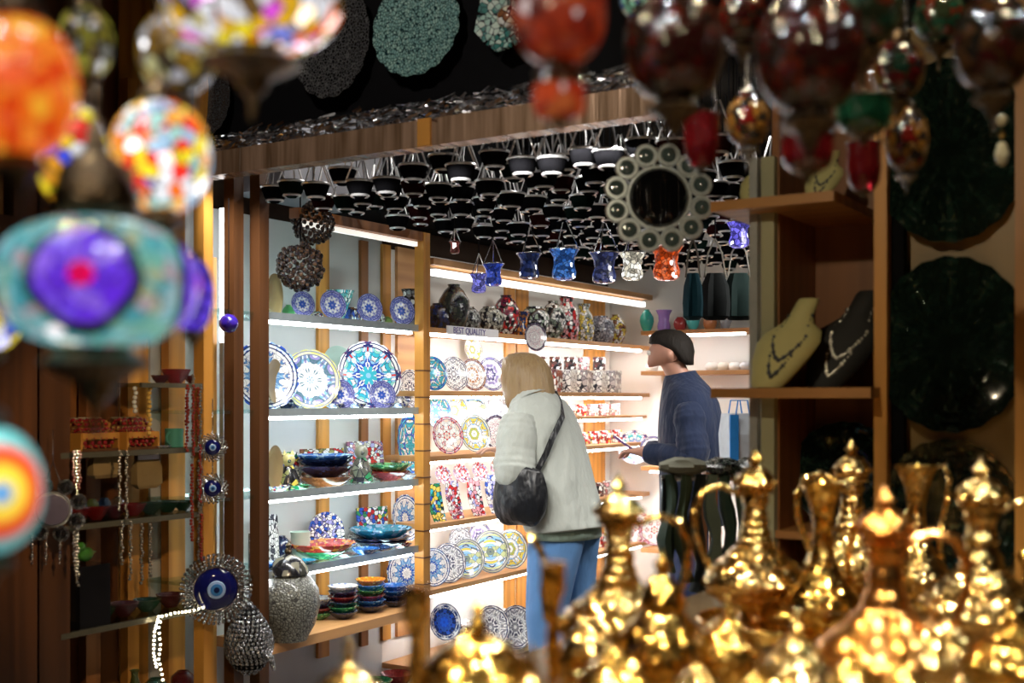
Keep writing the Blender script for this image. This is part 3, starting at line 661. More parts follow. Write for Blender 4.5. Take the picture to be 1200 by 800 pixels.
lid = MB().lathe([(.62 * s, 2.05 * s), (.66 * s, 2.1 * s), (.6 * s, 2.3 * s), (.4 * s, 2.55 * s), (.12 * s, 2.7 * s), (0, 2.71 * s)], 24).build('lid', mosaic('dark_lid_glaze', [BLK, (0.05, .05, .04), (0.25, .24, .18)], 30, vec_scale=(1, 1, .3)), jr)
MB().lathe([(.08 * s, 2.68 * s), (.13 * s, 2.78 * s), (.07 * s, 2.9 * s), (.1 * s, 2.98 * s), (0, 3.1 * s)], 12).build('finial', dark_bronze, lid)
tag(jr, 'large grey relief ginger jar with dark domed lid on the lowest wooden shelf', 'jar')
PHR = 'on wooden shelf'
def colstack(u, wpx, cols, where, x=XF - 0.10):
    its = []
    names = {id(g_red): 'red', id(g_green): 'green', id(g_navy): 'navy', id(g_blue): 'blue', id(g_org): 'orange', id(g_white): 'white floral', id(g_dkred): 'dark red', id(g_tur): 'turquoise', id(mono_glaze): 'black and white'}
    for i, c in enumerate(cols):
        pos = 'bottom' if i == 0 else ('top' if i == len(cols) - 1 else ORD[i] + ' from bottom')
        its.append((c, wpx, 'wavy', f"{names[id(c)]} bowl, {pos} in the stack {where}", .9))
    stack('stacked bowls on wooden shelf', u, ZW, its, x)
colstack(402, 36, [g_navy, g_green, g_navy, g_dkred, g_navy, g_white], 'right of ginger jar')
colstack(434, 36, [g_navy, g_blue, g_dkred, g_green, g_blue, g_org], 'topped by orange bowl')
colstack(462, 34, [g_navy, g_navy, g_blue, g_blue], 'by cabinet right post')
colstack(374, 34, [g_green, g_dkred, g_navy, g_white], 'behind ginger jar', XB + 0.12)
row("the back of wooden bottom shelf", 425, stand('bowl', 'bowl', m_bowl, mono_glaze, 425, ZW + 0.001, 50, XB + 0.13, 1.6), 'wide black and white bowl', 'bowl')
row("the back of wooden bottom shelf", 470, upright('plate', 'plate_s', m_plate_scallop, pm_['bluewhite'], 476, ZW, 56, XB + 0.10, 70), 'blue and white leaning plate', 'plate')
for u, mt, lk in ((440, g_green, 'dark green deep bowl'), (465, g_dkred, 'dark red deep bowl'), (410, g_navy, 'navy deep bowl')):
    row("the floor shelf under the cabinet", u, stand('bowl', 'bowl', m_bowl, mt, u, 0.145, 40, XF - 0.12, 1.5), lk, 'bowl')
# round cream trays hung on the cabinet's front post, faces turned down the wall
for v, lk in ((346, 'upper'), (446, 'middle'), (547, 'lower')):
    x = XF - 0.06; u = 318; d = Dx(u, x)
    o = O('round_tray', shared('plate', m_plate), cream_cer, None, (x, Yw(u, x) , Zat(v, d)), (rad(90), 0, rad(112)), (0.085, 0.085, 0.085))
    tag(o, f"{lk} of three plain cream round trays hung behind the cabinet's front post", 'tray', 'cream trays behind post')

R_ = "the back of cabinet's second shelf"
for u, key, mt, w_, lk in ((336, 'bottle', g_navy, 20, 'navy bottle vase'), (348, 'jar', lilac_glaze, 22, 'lilac floral jar'), (462, 'bottle', g_white, 20, 'white bottle vase'), (471, 'jar', g_navy, 22, 'navy jar'), (412, 'bottle', mono_glaze, 18, 'black and white bottle')):
    row(R_, u, stand('vase', key, m_vase(key), mt, u, ZA[1], w_, XB + 0.07, 1.1), lk, 'vase')
row("the cabinet's third shelf edge", 352, stand('bowl', 'bowl_w', m_bowl_wavy, g_green, 352, ZA[2], 26, XF - 0.04, .8), 'small green bowl', 'bowl')
row("the cabinet's third shelf edge", 326, stand('bowl', 'bowl_w', m_bowl_wavy, multi_mosaic, 326, ZA[2], 28, XF - 0.05, .9), 'small multicoloured bowl', 'bowl')
row("the cabinet's third shelf edge", 478, stand('bowl', 'bowl_w', m_bowl_wavy, g_white, 478, ZA[2], 24, XF - 0.06, .9), 'small white bowl', 'bowl')
row("the cabinet's fourth shelf edge", 405, stand('bowl', 'bowl_w', m_bowl_wavy, g_white, 405, ZA[3], 26, XF - 0.04, .7), 'small white floral bowl', 'bowl')
row("the cabinet's fourth shelf edge", 470, stand('bowl', 'bowl_w', m_bowl_wavy, multi_red, 470, ZA[3], 26, XF - 0.04, .7), 'small red floral bowl', 'bowl')
row("the back of cabinet's fourth shelf", 415, stand('vase', 'tall', m_vase('tall'), mono_glaze, 415, ZA[3], 18, XB + 0.10, .9), 'slim black and white vase', 'vase')
row("the back of cabinet's fourth shelf", 436, upright('tile_tray', 'tile', m_tile, multi_mosaic, 436, ZA[3], 44, XB + 0.08, 75, 84), 'square multicoloured tile tray', 'tray')
# ================================================================== white shelving B
R_ = "the white shelving's top"
bl = lambda *c: list(c)
for u, wpx, key, pal, look in ((515, 30, 'jar', bl(BLK, NAVY, (0.03, 0.03, 0.08)), 'dark navy round lamp body'), (532, 34, 'egg', bl(BLK, (0.03, .04, .03), (0.06, .07, .05)), 'black olive egg vase'),
        (548, 28, 'jar', bl((0.3, .32, .3), BLK, (0.15, .16, .14)), 'grey swirl jar'), (574, 30, 'jar', bl((0.5, .5, .42), BLK, (0.25, .25, .2)), 'silver mosaic jar'),
        (593, 30, 'egg', bl(RED, (0.2, .02, .05), BLK, W_), 'dark red mosaic vase'), (610, 22, 'tulip', bl(ORG, BRN, NAVY), 'amber and violet tulip vase'),
        (626, 34, 'jar', bl(W_, BLK, (0.3, .4, .3), BLK), 'black and white mosaic jar'), (648, 28, 'egg', bl(W_, BLK, (0.2, .25, .2)), 'dark green mosaic vase'),
        (664, 28, 'tall', bl(PNK, W_, RED, BLK), 'pink mosaic vase'), (684, 24, 'tall', bl(W_, YEL, (0.3, .35, .3)), 'yellow and white vase'),
        (704, 30, 'jar', bl((0.3, .32, .38), (0.2, .2, .25), (0.4, .4, .45)), 'blue grey round jar'), (722, 22, 'egg', bl(YEL, BRN, W_), 'golden mosaic vase')):
    mt = mosaic('mosaic_' + look.replace(' ', '_'), pal, 4.5, bumpy=.5)
    o = stand('mosaic_vase', key, m_vase(key), mt, u, ZB[0], wpx * 1.12, XF - 0.12 - 0.05 * (u % 2), 1.2)
    row(R_, u, o, look, 'vase')
R_ = "the white shelving's second shelf"
for u, h, mt, lk in ((506, 40, 'teal', 'blue rimmed oval plate'), (531, 40, 'greyfloral', 'white plate with grey rim'), (553, 38, 'brownrim', 'white plate with brown rim'), (574, 40, 'violetrim', 'pale violet plate, navy rim'), (595, 40, 'pinkwhite', 'pale pink plate')):
    row(R_, u, upright('plate', 'plate', m_plate, pm_[mt], u, ZB[1], h, XF - 0.08, 74), lk, 'plate')
o = upright('plate', 'plate', m_plate, pm_['yellowgreen'], 553, ZB[1], 30, XB + 0.06, 80, lift=.15); tag(o, 'pale green plate hung on white panel under the strip sign', 'plate')
o = upright('plate', 'plate', m_plate, pm_['pinkwhite'], 626, 1.70, 33, XF + 0.015, 70, 86); tag(o, "white and pink plate propped on shelf edge above woman's head", 'plate')
def mug(u, z, wpx, mat, x=XF - 0.10, rz=-60):
    d = Dx(u, x); r = wpx / 2 * d / 1400
    e = E('mug', (x, Yw(u, x), z), rad(rz + (u * 7) % 40), r)
    O('body', shared('mug', m_mug), mat, e); O('handle', shared('mugh', m_mug_handle), mat, e)
    return e
mgs = [mosaic('mug_dark', [(0.12, .05, .04), W_, (0.2, .05, .05), BLK], 2.2), mosaic('mug_red', [RED, W_, (0.3, .02, .02), YEL, W_], 2.4), mosaic('mug_white', [W_, PNK, W_, (0.5, .2, .2), W_], 2.2)]
def box_item(u, z, wpx, hpx, mat, look, rw, x=XF - 0.10):
    d = Dx(u, x); s = wpx / 1400 * d; h = hpx / 1400 * d
    e = E('gift_box', (x, Yw(u, x), z), rad(8))
    MB().box((0, 0, h * .42), (s * 1.3, s * 1.25, h * .84)).build('body', mat, e, smooth=False)
    MB().box((0, 0, h * .91), (s * 1.36, s * 1.3, h * .18)).build('lid', mat, e, smooth=False)
    row(rw, u, e, look, 'box')
bxm = [mosaic('box_red', [(0.3, .05, .03), (0.2, .04, .03), W_], 40), mosaic('box_white', [W_, W_, (0.6, .6, .62), W_], 40), mosaic('box_grey', [W_, (0.3, .28, .3), W_, (0.5, .45, .45)], 40)]
zt = 1.49
for i, u in enumerate((628, 645, 662, 681, 698, 714)):
    box_item(u, zt, 17, 26, bxm[[2, 0, 1, 2, 1, 2][i]], ['grey patterned gift box', 'red brown gift box', 'white gift box', 'white floral gift box', 'pale gift box', 'grey floral gift box'][i], "the white shelving beside her head")
for i, u in enumerate((634, 651, 668, 684, 702)):
    e = mug(u, zt + 26 / 1400 * Dx(u, XF - .1) + 0.003, 15, mgs[0 if i != 3 else 2])
    row("the gift boxes beside her head", u, e, ['dark brown mug', 'dark floral mug', 'dark striped mug', 'white floral mug', 'dark red mug'][i], 'mug')
for i, u in enumerate((668, 681, 694, 707, 720)):
    row("the small shelf above coat's back", u, mug(u, 1.354, 14, mgs[2 if i != 1 else 1]), 'white and red mug' if i != 1 else 'red floral mug', 'mug')
for i, u in enumerate((682, 696, 709, 722)):
    row("the shelf beside the coat's back", u, mug(u, ZB[2], 15, mgs[1]), 'red and yellow mug', 'mug')
R_ = "the third white shelf"
for u, h, mt, lk, x, lf in ((523, 44, 'redwhite', 'red and white oval plate', XF - .06, 0), (555, 44, 'yellowgreen', 'yellow and blue plate', XF - .06, 0), (581, 42, 'pinkwhite', 'white and pink plate', XF - .06, 0), (603, 42, 'redwhite', 'red floral plate', XF - .06, 0)):
    row(R_, u, upright('plate', 'plate', m_plate, pm_[mt], u, ZB[2], h, x, 72), lk, 'plate')
R_ = "the raised back row, third white shelf"
for u, mt, lk in ((510, 'teal', 'pale blue plate'), (532, 'yellowgreen', 'pale yellow plate'), (554, 'landscape', 'sky blue plate'), (581, 'greyfloral', 'black and white plate')):
    row(R_, u, upright('plate', 'plate', m_plate, pm_[mt], u, ZB[2], 40, XB + .09, 72, lift=.12), lk, 'plate')
R_ = "the fourth white shelf"
for u, mt, lk in ((510, mosaic('teal_glaze_busy', [TUR, YEL, BLU, W_, GRN], 5), 'teal long serving dish'), (531, multi_red, 'red floral long serving dish'), (556, mosaic('pink_busy', [W_, PNK, LILAC, RED, W_], 5), 'pink floral long serving dish'), (577, lilac_glaze, 'lilac long serving dish'), (597, multi_red, 'red lilac serving dish')):
    row(R_, u, upright('serving_dish', 'slab', m_slab, mt, u, ZB[3], 44, XF - .06, 80, 76), lk, 'dish')
R_ = "the raised bowls, fourth white shelf"
for u in (516, 537, 559, 580):
    x = XB + .10; d = Dx(u, x)
    o = O('bowl', shared('bowl', m_bowl), multi_red, None, (x, Yw(u, x), ZB[3] + .19), (rad(65), 0, rad(75)), 12 / 1400 * d)
    row(R_, u, o, 'dark red floral tilted bowl', 'bowl')
R_ = "the fifth white shelf"
for u, h, mt, lk in ((506, 44, 'bluewhite', 'blue and white edge plate'), (524, 46, 'greyfloral', 'grey lace plate'), (546, 46, 'landscape', 'blue and yellow landscape plate'), (574, 50, 'landscape', 'larger sky blue landscape plate'), (597, 46, 'yellowgreen', 'yellow flower plate')):
    row(R_, u, upright('plate', 'plate', m_plate, pm_[mt], u, ZB[4], h, XF - .07, 66), lk, 'plate')
R_ = "the back of fifth white shelf"
for u, mt, lk in ((538, 'greyfloral', 'small grey plate'), (561, 'violetrim', 'small violet plate')):
    row(R_, u, upright('plate', 'plate', m_plate, pm_[mt], u, ZB[4], 36, XB + .10, 75, lift=.08), lk, 'plate')
R_ = "the lowest white shelf"
row(R_, 520, upright('plate', 'plate', m_plate, pm_['cobalt'], 520, ZB[5] + .12, 42, XF + .01, 70, 75), 'cobalt blue plate', 'plate')
for u, lk in ((548, 'black and white bowl'), (590, 'white lace bowl'), (612, 'white scalloped bowl')):
    row(R_, u, stand('bowl', 'bowl_w', m_bowl_wavy, mono_glaze, u, ZB[5] + .001, 46, XF - .10, 1.2), lk, 'bowl')
for u in (548, 590):
    o = stand('bowl', 'bowl_w', m_bowl_wavy, mono_glaze, u, ZB[5] + .075, 44, XF - .10, 1.2)
    tag(o, 'upper black and white bowl of the %s low stack on the lowest white shelf' % ('left' if u < 560 else 'right'), 'bowl')
o = upright('plate', 'plate', m_plate, pm_['greyfloral'], 574, ZB[5], 50, XF - .02, 66); tag(o, 'black and white plate leaning low between two bowl stacks', 'plate')
o = upright('plate', 'plate', m_plate, pm_['greyfloral'], 603, ZB[5] - .02, 50, XF + .03, 66); tag(o, "black and white plate leaning low beside the woman's jeans", 'plate')
for u, z, mt, lk, rw in ((700, ZB[3], mgs[0], 'black and white cup', "the shelf behind the coat"), (714, ZB[3], mgs[2], 'white cup', "the shelf behind the coat"), (704, ZB[4], mgs[1], 'red and white mug', "the shelf beside coat hem"), (722, ZB[4], mgs[2], 'white and pink mug', "the shelf beside coat hem")):
    row(rw, u, mug(u, z, 16, mt), lk, 'mug')

# ================================================================== back wall shelves E
def on_back(name, key, fn, mat, u, z, wpx, y=YB - 0.13, zs=1.0):
    d = Dy(u, y); r = wpx / 2 * d / 1400
    return O(name, shared(key, fn), mat, None, (Xw(u, y), y, z), (0, 0, 0), (r, r, r * zs))
def plate_back(u, z, hpx, mat, y=YB - 0.12, wide=1.0):
    d = Dy(u, y); r = hpx / 2 * d / 1400
    return O('plate', shared('plate', m_plate), mat, None, (Xw(u, y), y, z + r), (rad(82), 0, rad(15)), (r * wide, r, r))
R_ = "the back wall's top shelf"
for u, wpx, key, c, lk in ((758, 26, 'egg', (0.05, .45, .36), 'teal green vase'), (778, 30, 'tulip', (0.42, .25, .75), 'lavender tulip vase'), (797, 24, 'jar', (0.5, .06, .06), 'red round jar'), (812, 26, 'egg', (0.1, .55, .55), 'turquoise vase'), (832, 26, 'jar', (0.6, .22, .08), 'orange jar'), (850, 24, 'egg', (0.35, .36, .4), 'grey vase')):
    row(R_, u, on_back('coloured_vase', key, m_vase(key), plain('gl_' + lk.replace(' ', '_'), c, .25, coat=.4), u, 1.862, wpx * .64, YB - .13, 1.3), lk, 'vase')
R_ = "the back wall's second shelf"
for u, c, lk in ((764, W_, 'white cylinder vase'), (834, W_, 'white jar'), (848, (0.8, .75, .65), 'cream jar'), (861, W_, 'white round jar'), (874, (0.7, .72, .75), 'pale grey jar')):
    row(R_, u, on_back('pale_jar', 'jar', m_vase('jar'), plain('pl_' + lk.replace(' ', '_'), c, .3), u, 1.622, 15, YB - .11, .8), lk, 'jar')
R_ = "the back wall's lower shelf"
for u, h, mt, lk in ((744, 40, 'medal', 'blue and white round plate'), (766, 34, 'violetrim', 'pale violet plate')):
    row(R_, u, plate_back(u, 1.052, h, pm_[mt]), lk, 'plate')
R_ = "the back wall's lowest shelf"
for u, h, lk in ((745, 40, 'pink lace plate'), (767, 36, 'smaller pink lace plate')):
    row(R_, u, plate_back(u, .562, h, pm_['redwhite']), lk, 'plate')
for i, u in enumerate((746, 756, 766)):
    row("the floor against back wall", u, on_back('bottle', 'bottle', m_vase('bottle'), coloured_glass('teal_bottle_glass', (0.02, .2, .22)), u, 0.0, 9, YB - .4, 3.6), 'tall dark teal bottle', 'bottle')

# ================================================================== dark shelving C
red_glass = coloured_glass('red_glass', (0.55, .02, .02)); green_glass = coloured_glass('dark_green_glass', (0.02, .13, .06)); teal_glass = coloured_glass('teal_glass', (0.03, .3, .3)); dkred_glass = coloured_glass('dark_red_glass', (0.22, .01, .015))
row("the small highest dark shelf", 188, stand('glass_bowl', 'bowl_w', m_bowl_wavy, dkred_glass, 188, 1.507, 22, XF - .12, 1.6), 'small dark red glass bowl', 'bowl')
row("the small highest dark shelf", 206, stand('glass_bowl', 'bowl_w', m_bowl_wavy, red_glass, 206, 1.507, 34, XF - .12, 1.8), 'bright red glass bowl', 'bowl')
row("the small highest dark shelf", 226, stand('glass_bowl', 'bowl_w', m_bowl_wavy, dkred_glass, 226, 1.507, 22, XF - .10, 1.6), 'little garnet glass bowl', 'bowl')
# trays of red beaded bracelets
def bracelet():
    m = MB()
    for k in range(12):
        a = 2 * pi * k / 12; m.ball((cos(a), sin(a), .22), .24, 6, 4)
    return m
bead_red = mosaic('red_gold_beads', [RED, (0.35, .02, .02), (0.8, .5, .15), RED], 3.0, bumpy=.4)
for k, (ua, ub, lk) in enumerate(((82, 125, 'left'), (136, 172, 'right'))):
    x = XF - .10; ya, yb = Yw(ua, x), Yw(ub, x); z = ZC[0]
    e = E('bracelet_tray', (x, (ya + yb) / 2, z))
    hy = (yb - ya) / 2
    MB().box((0, 0, .004), (.12, hy * 2, .008)).build('base', wood_dark, e, smooth=False)
    for sx in (-1, 1):
        MB().box((sx * .06, 0, .05), (.008, hy * 2, .1 if sx < 0 else .02)).build('side', wood_amber, e, smooth=False)
        MB().box((0, sx * hy, .03), (.12, .008, .06)).build('end', wood_amber, e, smooth=False)
    MB().tube([(-.03, -hy, .105), (-.03, hy, .105)], .006).build('rod', plain('pale_gold', (0.8, .6, .3), .3, 1.0), e)
    tag(e, f"{lk} wooden tray of red bead bracelets on the dark glass shelf", 'tray')
    n = int((yb - ya) / 0.026)
    for i in range(n):
        for j in range(2):
            o = O('bead_bracelet', shared('bracelet', bracelet), bead_red, None, (x + .028 - .03 * j, ya + .02 + (yb - ya - .04) * i / max(1, n - 1), z + .042 + .03 * j), (rad(90), 0, rad(4 + 5 * (i % 3))), .03)
            tag(o, f"red and gold bead bracelet in the {lk} tray, {'front' if j == 0 else 'back'} row", 'bracelet', f"bracelets in {lk} tray {'front' if j == 0 else 'back'} row")
row("the upper dark shelf", 204, mug(204, ZC[0], 22, plain('teal_mug_glaze', (0.08, .28, .2), .2), XF - .08, -100), 'teal green mug', 'mug')
row("the upper dark shelf", 188, stand('dish', 'dish', m_dish, g_white, 188, ZC[0], 26, XF - .06), 'small grey dish', 'dish')
R_ = "the middle dark shelf"
for u, mt, lk, w_ in ((92, red_glass, 'red glass bowl', 28), (112, red_glass, 'bright red glass bowl', 30), (134, dkred_glass, 'dark red glass bowl', 28), (156, red_glass, 'red faceted glass bowl', 30), (176, green_glass, 'dark green glass bowl', 28), (196, green_glass, 'bottle green glass bowl', 28), (214, green_glass, 'blackish green glass bowl', 24)):
    row(R_, u, stand('glass_bowl', 'bowl_w', m_bowl_wavy, mt, u, ZC[1], w_, XF - .09, 1.7), lk, 'bowl')
R_ = "the back of middle dark shelf"
for u, mt, lk in ((94, teal_glass, 'teal glass jar'), (108, coloured_glass('lime_glass', (0.3, .4, .05)), 'lime glass jar'), (122, coloured_glass('blue_glass', (0.05, .15, .5)), 'blue glass jar'), (138, clear_glass('jar_clear'), 'clear glass jar')):
    row(R_, u, stand('glass_jar', 'jar', m_vase('jar'), mt, u, ZC[1], 17, XB + .12, 1.5), lk, 'jar')
for u, v0, v1, lk in ((122, 532, 560, 'left'), (172, 536, 572, 'right')):
    x = XF - .06; d = Dx(u, x); z1, z0 = Zat(v0, d), Zat(v1, d)
    e = E('cloth_pouch', (x, Yw(u, x), z0))
    h = z1 - z0; wd = .055
    MB().loft([[(sx * .012 * f, sy * wd * g, z) for sx, sy in ((1, -1), (1, 1), (-1, 1), (-1, -1))] for f, g, z in ((.6, .7, 0), (1.4, 1, h * .15), (1.2, 1, h * .7), (.5, .8, h))]).build('bag', plain('beige_cloth', (0.30, .20, .08), .8), e)
    MB().box((0, 0, h * 1.02), (.02, wd * 1.7, .018)).build('clip', silver, e, smooth=False)
    tag(e, f"{lk} of two beige cloth pouches clipped under the upper dark shelf", 'pouch')
R_ = "the lower dark shelf"
for u, mt, lk, w_ in ((145, dkred_glass, 'dark red glass bowl', 34), (172, green_glass, 'dark green glass bowl', 32), (200, dkred_glass, 'garnet glass bowl', 34), (120, green_glass, 'black green glass bowl', 30), (95, g_navy, 'dark navy bowl', 30)):
    row(R_, u, stand('glass_bowl', 'bowl_w', m_bowl_wavy, mt, u, ZC[2], w_, XF - .1, 1.6), lk, 'bowl')
R_ = "the bottom dark shelf"
for u, key, mt, lk in ((100, 'jar', green_glass, 'dark green glass jar'), (128, 'jar', green_glass, 'squat dark green jar'), (158, 'bottle', coloured_glass('olive_glass', (0.16, .2, .03)), 'olive glass bottle'), (182, 'jar', green_glass, 'black green glass jar'), (214, 'jar', dkred_glass, 'dark red glass jar')):
    row(R_, u, stand('glass_jar', key, m_vase(key), mt, u, ZC[3], 28, XF - .1, 1.0), lk, 'jar')
# a pedestal box with two bright glass birds
x = XF - .06; d = Dx(105, x); bx_z = Zat(660, d)
o = MB().box((x, Yw(100, x), (bx_z + ZC[2]) / 2), (.1, .12, bx_z - ZC[2])).build('black_box', black_gloss, smooth=False); tag(o, 'tall black box carrying a green glass bird on lower dark shelf', 'box')
def bird(u, v, mat, label):
    d = Dx(u, XF - .06); e = E('glass_bird', P(u, v, d), rad(-60), .03)
    MB().ball((0, 0, 1), 1.0, 12, 8, (1.5, .8, .8)).build('body', mat, e)
    hd = MB().ball((1.2, 0, 2.0), .5, 10, 6).build('head', mat, e); MB().lathe([(.14, 0), (0, .45)], 6, (1.75, 0, 1.95)).build('beak', mat, hd)
    MB().loft([[(-1.2, -.3, 1.1), (-1.2, .3, 1.1), (-1.2, .3, 1.3), (-1.2, -.3, 1.3)], [(-2.6, -.2, .9), (-2.6, .2, .9), (-2.6, .2, 1.0), (-2.6, -.2, 1.0)]]).build('tail', mat, e)
    tag(e, label, 'figurine')
bird(100, 660, coloured_glass('bright_green_glass', (0.15, .6, .08), trans=.3), 'bright green glass bird standing on the black box')
# hanging strings of beads
def bead_string(u, v0, v1, x, mat, br, label, nm='bead_strand', drop_n=None):
    d = Dx(u, x); z0, z1 = Zat(v0, d), Zat(v1, d); m = MB(); n = int((z0 - z1) / (br * 1.9))
    yy = Yw(u, x)
    for k in range(n): m.ball((x + .002 * sin(k), yy + .003 * sin(k * 1.7), z0 - k * br * 1.9), br, 6, 4)
    o = m.build(nm, mat); tag(o, label, 'beads'); return o
sil_bead = plain('silver_bead', (0.5, .48, .44), .2, .8); red_bead = plain('red_bead', (0.28, .03, .02), .2, coat=.5)
rnd = random.Random(21)
for k in range(16):
    u = rnd.choice((222, 229, 235, 88, 96, 140, 150, 238)) + rnd.uniform(-3, 3); hi = u > 200; v0 = rnd.choice((452, 522, 603)) if hi else rnd.choice((529, 612))
    o = bead_string(u, v0, v0 + rnd.uniform(40, 90), XF + .035 + rnd.uniform(-.02, .02), sil_bead if k % 3 else red_bead, .0055, '')
    tag(o, ('silvery' if k % 3 else 'red') + (' bead strand in the bunch beside the cabinet post' if hi else ' bead strand hanging before the dark shelving'), 'beads', ('silver' if k % 3 else 'red') + (' strands by post' if hi else ' strands before shelving'))
for i, (u, v0, v1, mt, lk) in enumerate(((219, 455, 535, red_bead, 'dark red'), (226, 440, 540, sil_bead, 'silvery'), (232, 455, 520, red_bead, 'shorter dark red'), (225, 545, 640, red_bead, 'lower dark red'), (233, 540, 660, sil_bead, 'lower silvery'), (166, 615, 690, sil_bead, 'grey'), (176, 615, 680, sil_bead, 'shorter grey'))):
    bead_string(u, v0, v1, XF + .03, mt, .006, f"{lk} bead strand hanging {'between dark shelves and post' if u > 200 else 'below the middle dark shelf'}")
for u, v0, v1, lk in ((158, 455, 490, 'white'), (175, 450, 515, 'golden')):
    bead_string(u, v0, v1, XF - .02, plain('pearl_bead' if lk == 'white' else 'gold_bead', (0.8, .78, .7) if lk == 'white' else (0.8, .5, .12), .2), .008, f"{lk} bead strand hanging over the red bracelets")
# string of lights
m = MB(); cd = MB()
path = [P(u, v, Dx(u, XF + .03)) for u, v in ((238, 712), (222, 716), (205, 718), (190, 722), (186, 735), (188, 755), (186, 772), (190, 790), (193, 815))]
pts = []
for a, b in zip(path, path[1:]):
    nn = max(2, int((b - a).length / .016))
    pts += [a.lerp(b, i / nn) for i in range(nn)]
for p in pts: m.ball(p, .0042, 6, 4)
path2 = [P(u, v, Dx(u, XF + .03)) for u, v in ((186, 722), (181, 740), (180, 765), (184, 785))]
for a, b in zip(path2, path2[1:]):
    for i in range(5): m.ball(a.lerp(b, i / 5), .0042, 6, 4)
e = E('fairy_lights', path[-1]); 
o = m.build('bulb_row', led_bead); o.parent = e; o.matrix_parent_inverse = Matrix.Translation(-path[-1]); 
o = cd.tube(pts, .0018, 4).build('cord', black_matte); o.parent = e; o.matrix_parent_inverse = Matrix.Translation(-path[-1])
tag(e, 'string of small warm lights trailing off the lower dark shelf', 'lights')

# ================================================================== hanging evil-eye ornaments
eye_blue = plain('cobalt_glass', (0.006, .008, .09), .06, coat=.8, var=.05); eye_pale = plain('pale_blue_enamel', (0.35, .5, .8), .2); eye_mid = plain('mid_blue_enamel', (0.05, .2, .5), .2); pupil = plain('dark_pupil', (0.01, .02, .08), .15)
def facing(loc, up_tilt=0): return (rad(90), 0, TH * 0 + rad(52))     # turned from the wall towards the alley
def eye_disc(parent, r):
    MB().lathe([(0, .30 * r), (.5 * r, .26 * r), (.85 * r, .15 * r), (r, 0), (.9 * r, -.05 * r), (0, -.05 * r)][::-1], 28).build('eye_disc', eye_blue, parent)
    MB().lathe([(0, .335 * r), (.38 * r, .315 * r), (.42 * r, .26 * r)][::-1], 20).build('eye_iris', eye_pale, parent)
    MB().lathe([(0, .355 * r), (.27 * r, .34 * r), (.29 * r, .29 * r)][::-1], 20).build('eye_ring', eye_mid, parent)
    MB().lathe([(0, .37 * r), (.13 * r, .36 * r), (.14 * r, .3 * r)][::-1], 14).build('pupil', pupil, parent)
def chain(parent, pts, r=.002, mat=None, nm='chain'):
    return MB().tube(pts, r, 5).build(nm, mat or old_silver, parent)
def evil_eye(u, v, x, r, frame, label, spikes=26, chain_up=.2):
    d = Dx(u, x); e = E('evil_eye_ornament', P(u, v, d), rot=facing(0))
    m = MB(); rnd = random.Random(u)
    for k in range(spikes):
        a = 2 * pi * k / spikes
        for j, f in enumerate((1.08, 1.24, 1.40, 1.56, 1.75)):
            if f > frame: break
            rr = r * f; m.ball((rr * cos(a + j * .12), rr * sin(a + j * .12), rnd.uniform(0, .1) * r), r * (.10 if r > .05 else .15), 5, 4)
    m.build('beaded_frame', old_silver, e); MB().ring(r * 1.02, r * .07, seg=28).build('rim', silver, e)
    eye_disc(e, r)
    chain(e, [(0, r * frame * .95, 0), (0, r * frame + chain_up * .3, 0), (0, r * frame + chain_up, 0)])
    tag(e, label, 'ornament', 'evil eye ornaments'); return e
XO = XF + .05
evil_eye(253, 690, XO, .078, 1.6, 'large dark blue evil eye in a silver beaded frame hung on post', 44, .10)
evil_eye(249, 524, XO, .028, 1.9, 'upper small evil eye of the pair hanging on the post', 22, .12)
evil_eye(249, 572, XO, .030, 1.9, 'lower small evil eye of the pair hanging on the post', 22, .06)
# silver ornament with ring medallions and tassels
pale_silver = plain('pale_silver', (0.85, .9, .9), .28, .8, var=.2, vs=90)
def medallion_wreath(name, loc, rot, r, n, centre_mat, label, tassels, rings_r):
    e = E(name, loc, rot=rot)
    MB().lathe([(0, .02), (r * .9, .015), (r, 0), (0, 0)][::-1], 28).build('centre_disc', centre_mat, e)
    MB().ring(r * 1.03, r * .08, seg=28).build('rim', pale_silver, e)
    RR = r + rings_r * 1.15
    for k in range(n):
        a = 2 * pi * k / n + .3; c = (RR * cos(a), RR * sin(a), .004)
        md = MB().ring(rings_r * .80, rings_r * .24, c, seg=16).build('medallion', old_silver if tassels else pale_silver, e)
        MB().lathe([(0, .012), (rings_r * .5, .009), (rings_r * .7, 0)][::-1], 12, c).build('cabochon', black_gloss if tassels else plain('cabochon_glass', (0.07, .10, .10), .05, coat=1.0), md)
        MB().ball((c[0], c[1], .012), rings_r * .18, 6, 4).build('stud', silver, md)
    top = RR + rings_r
    for s_ in (-1, 1): chain(e, [(s_ * r * .55, RR * .85, 0), (0, top + r * .9, 0)], r * .03)
    chain(e, [(0, top + r * .9, 0), (0, top + r * .9 + .1, 0)], r * .03)
    if tassels:
        for k in range(4):
            x = (-1.2 + .8 * k) * r; m = MB(); z = -RR * .9 - (.2 if k in (0, 3) else .5) * r * .3
            for j in range(9): m.ball((x, z - j * r * .22, 0), r * (.09 if j % 3 else .16), 5, 4)
            m.build('tassel', silver, e)
    tag(e, label, 'ornament'); return e
d = Dx(62, XO)
medallion_wreath('silver_ornament', P(62, 597, d), facing(0), .050, 8, plain('mauve_enamel', (0.16, .14, .22), .3, coat=.5), 'silver ornament with ring medallions and tassels at far left', True, .024)
d = 3.25
medallion_wreath('mirror_wreath', P(772, 232, d), (rad(90), 0, TH), .082, 12, plain('black_mirror', (0.004, .004, .005), .03, coat=1.0), 'round black mirror in a wreath of glass medallions by the fascia end', False, .032)
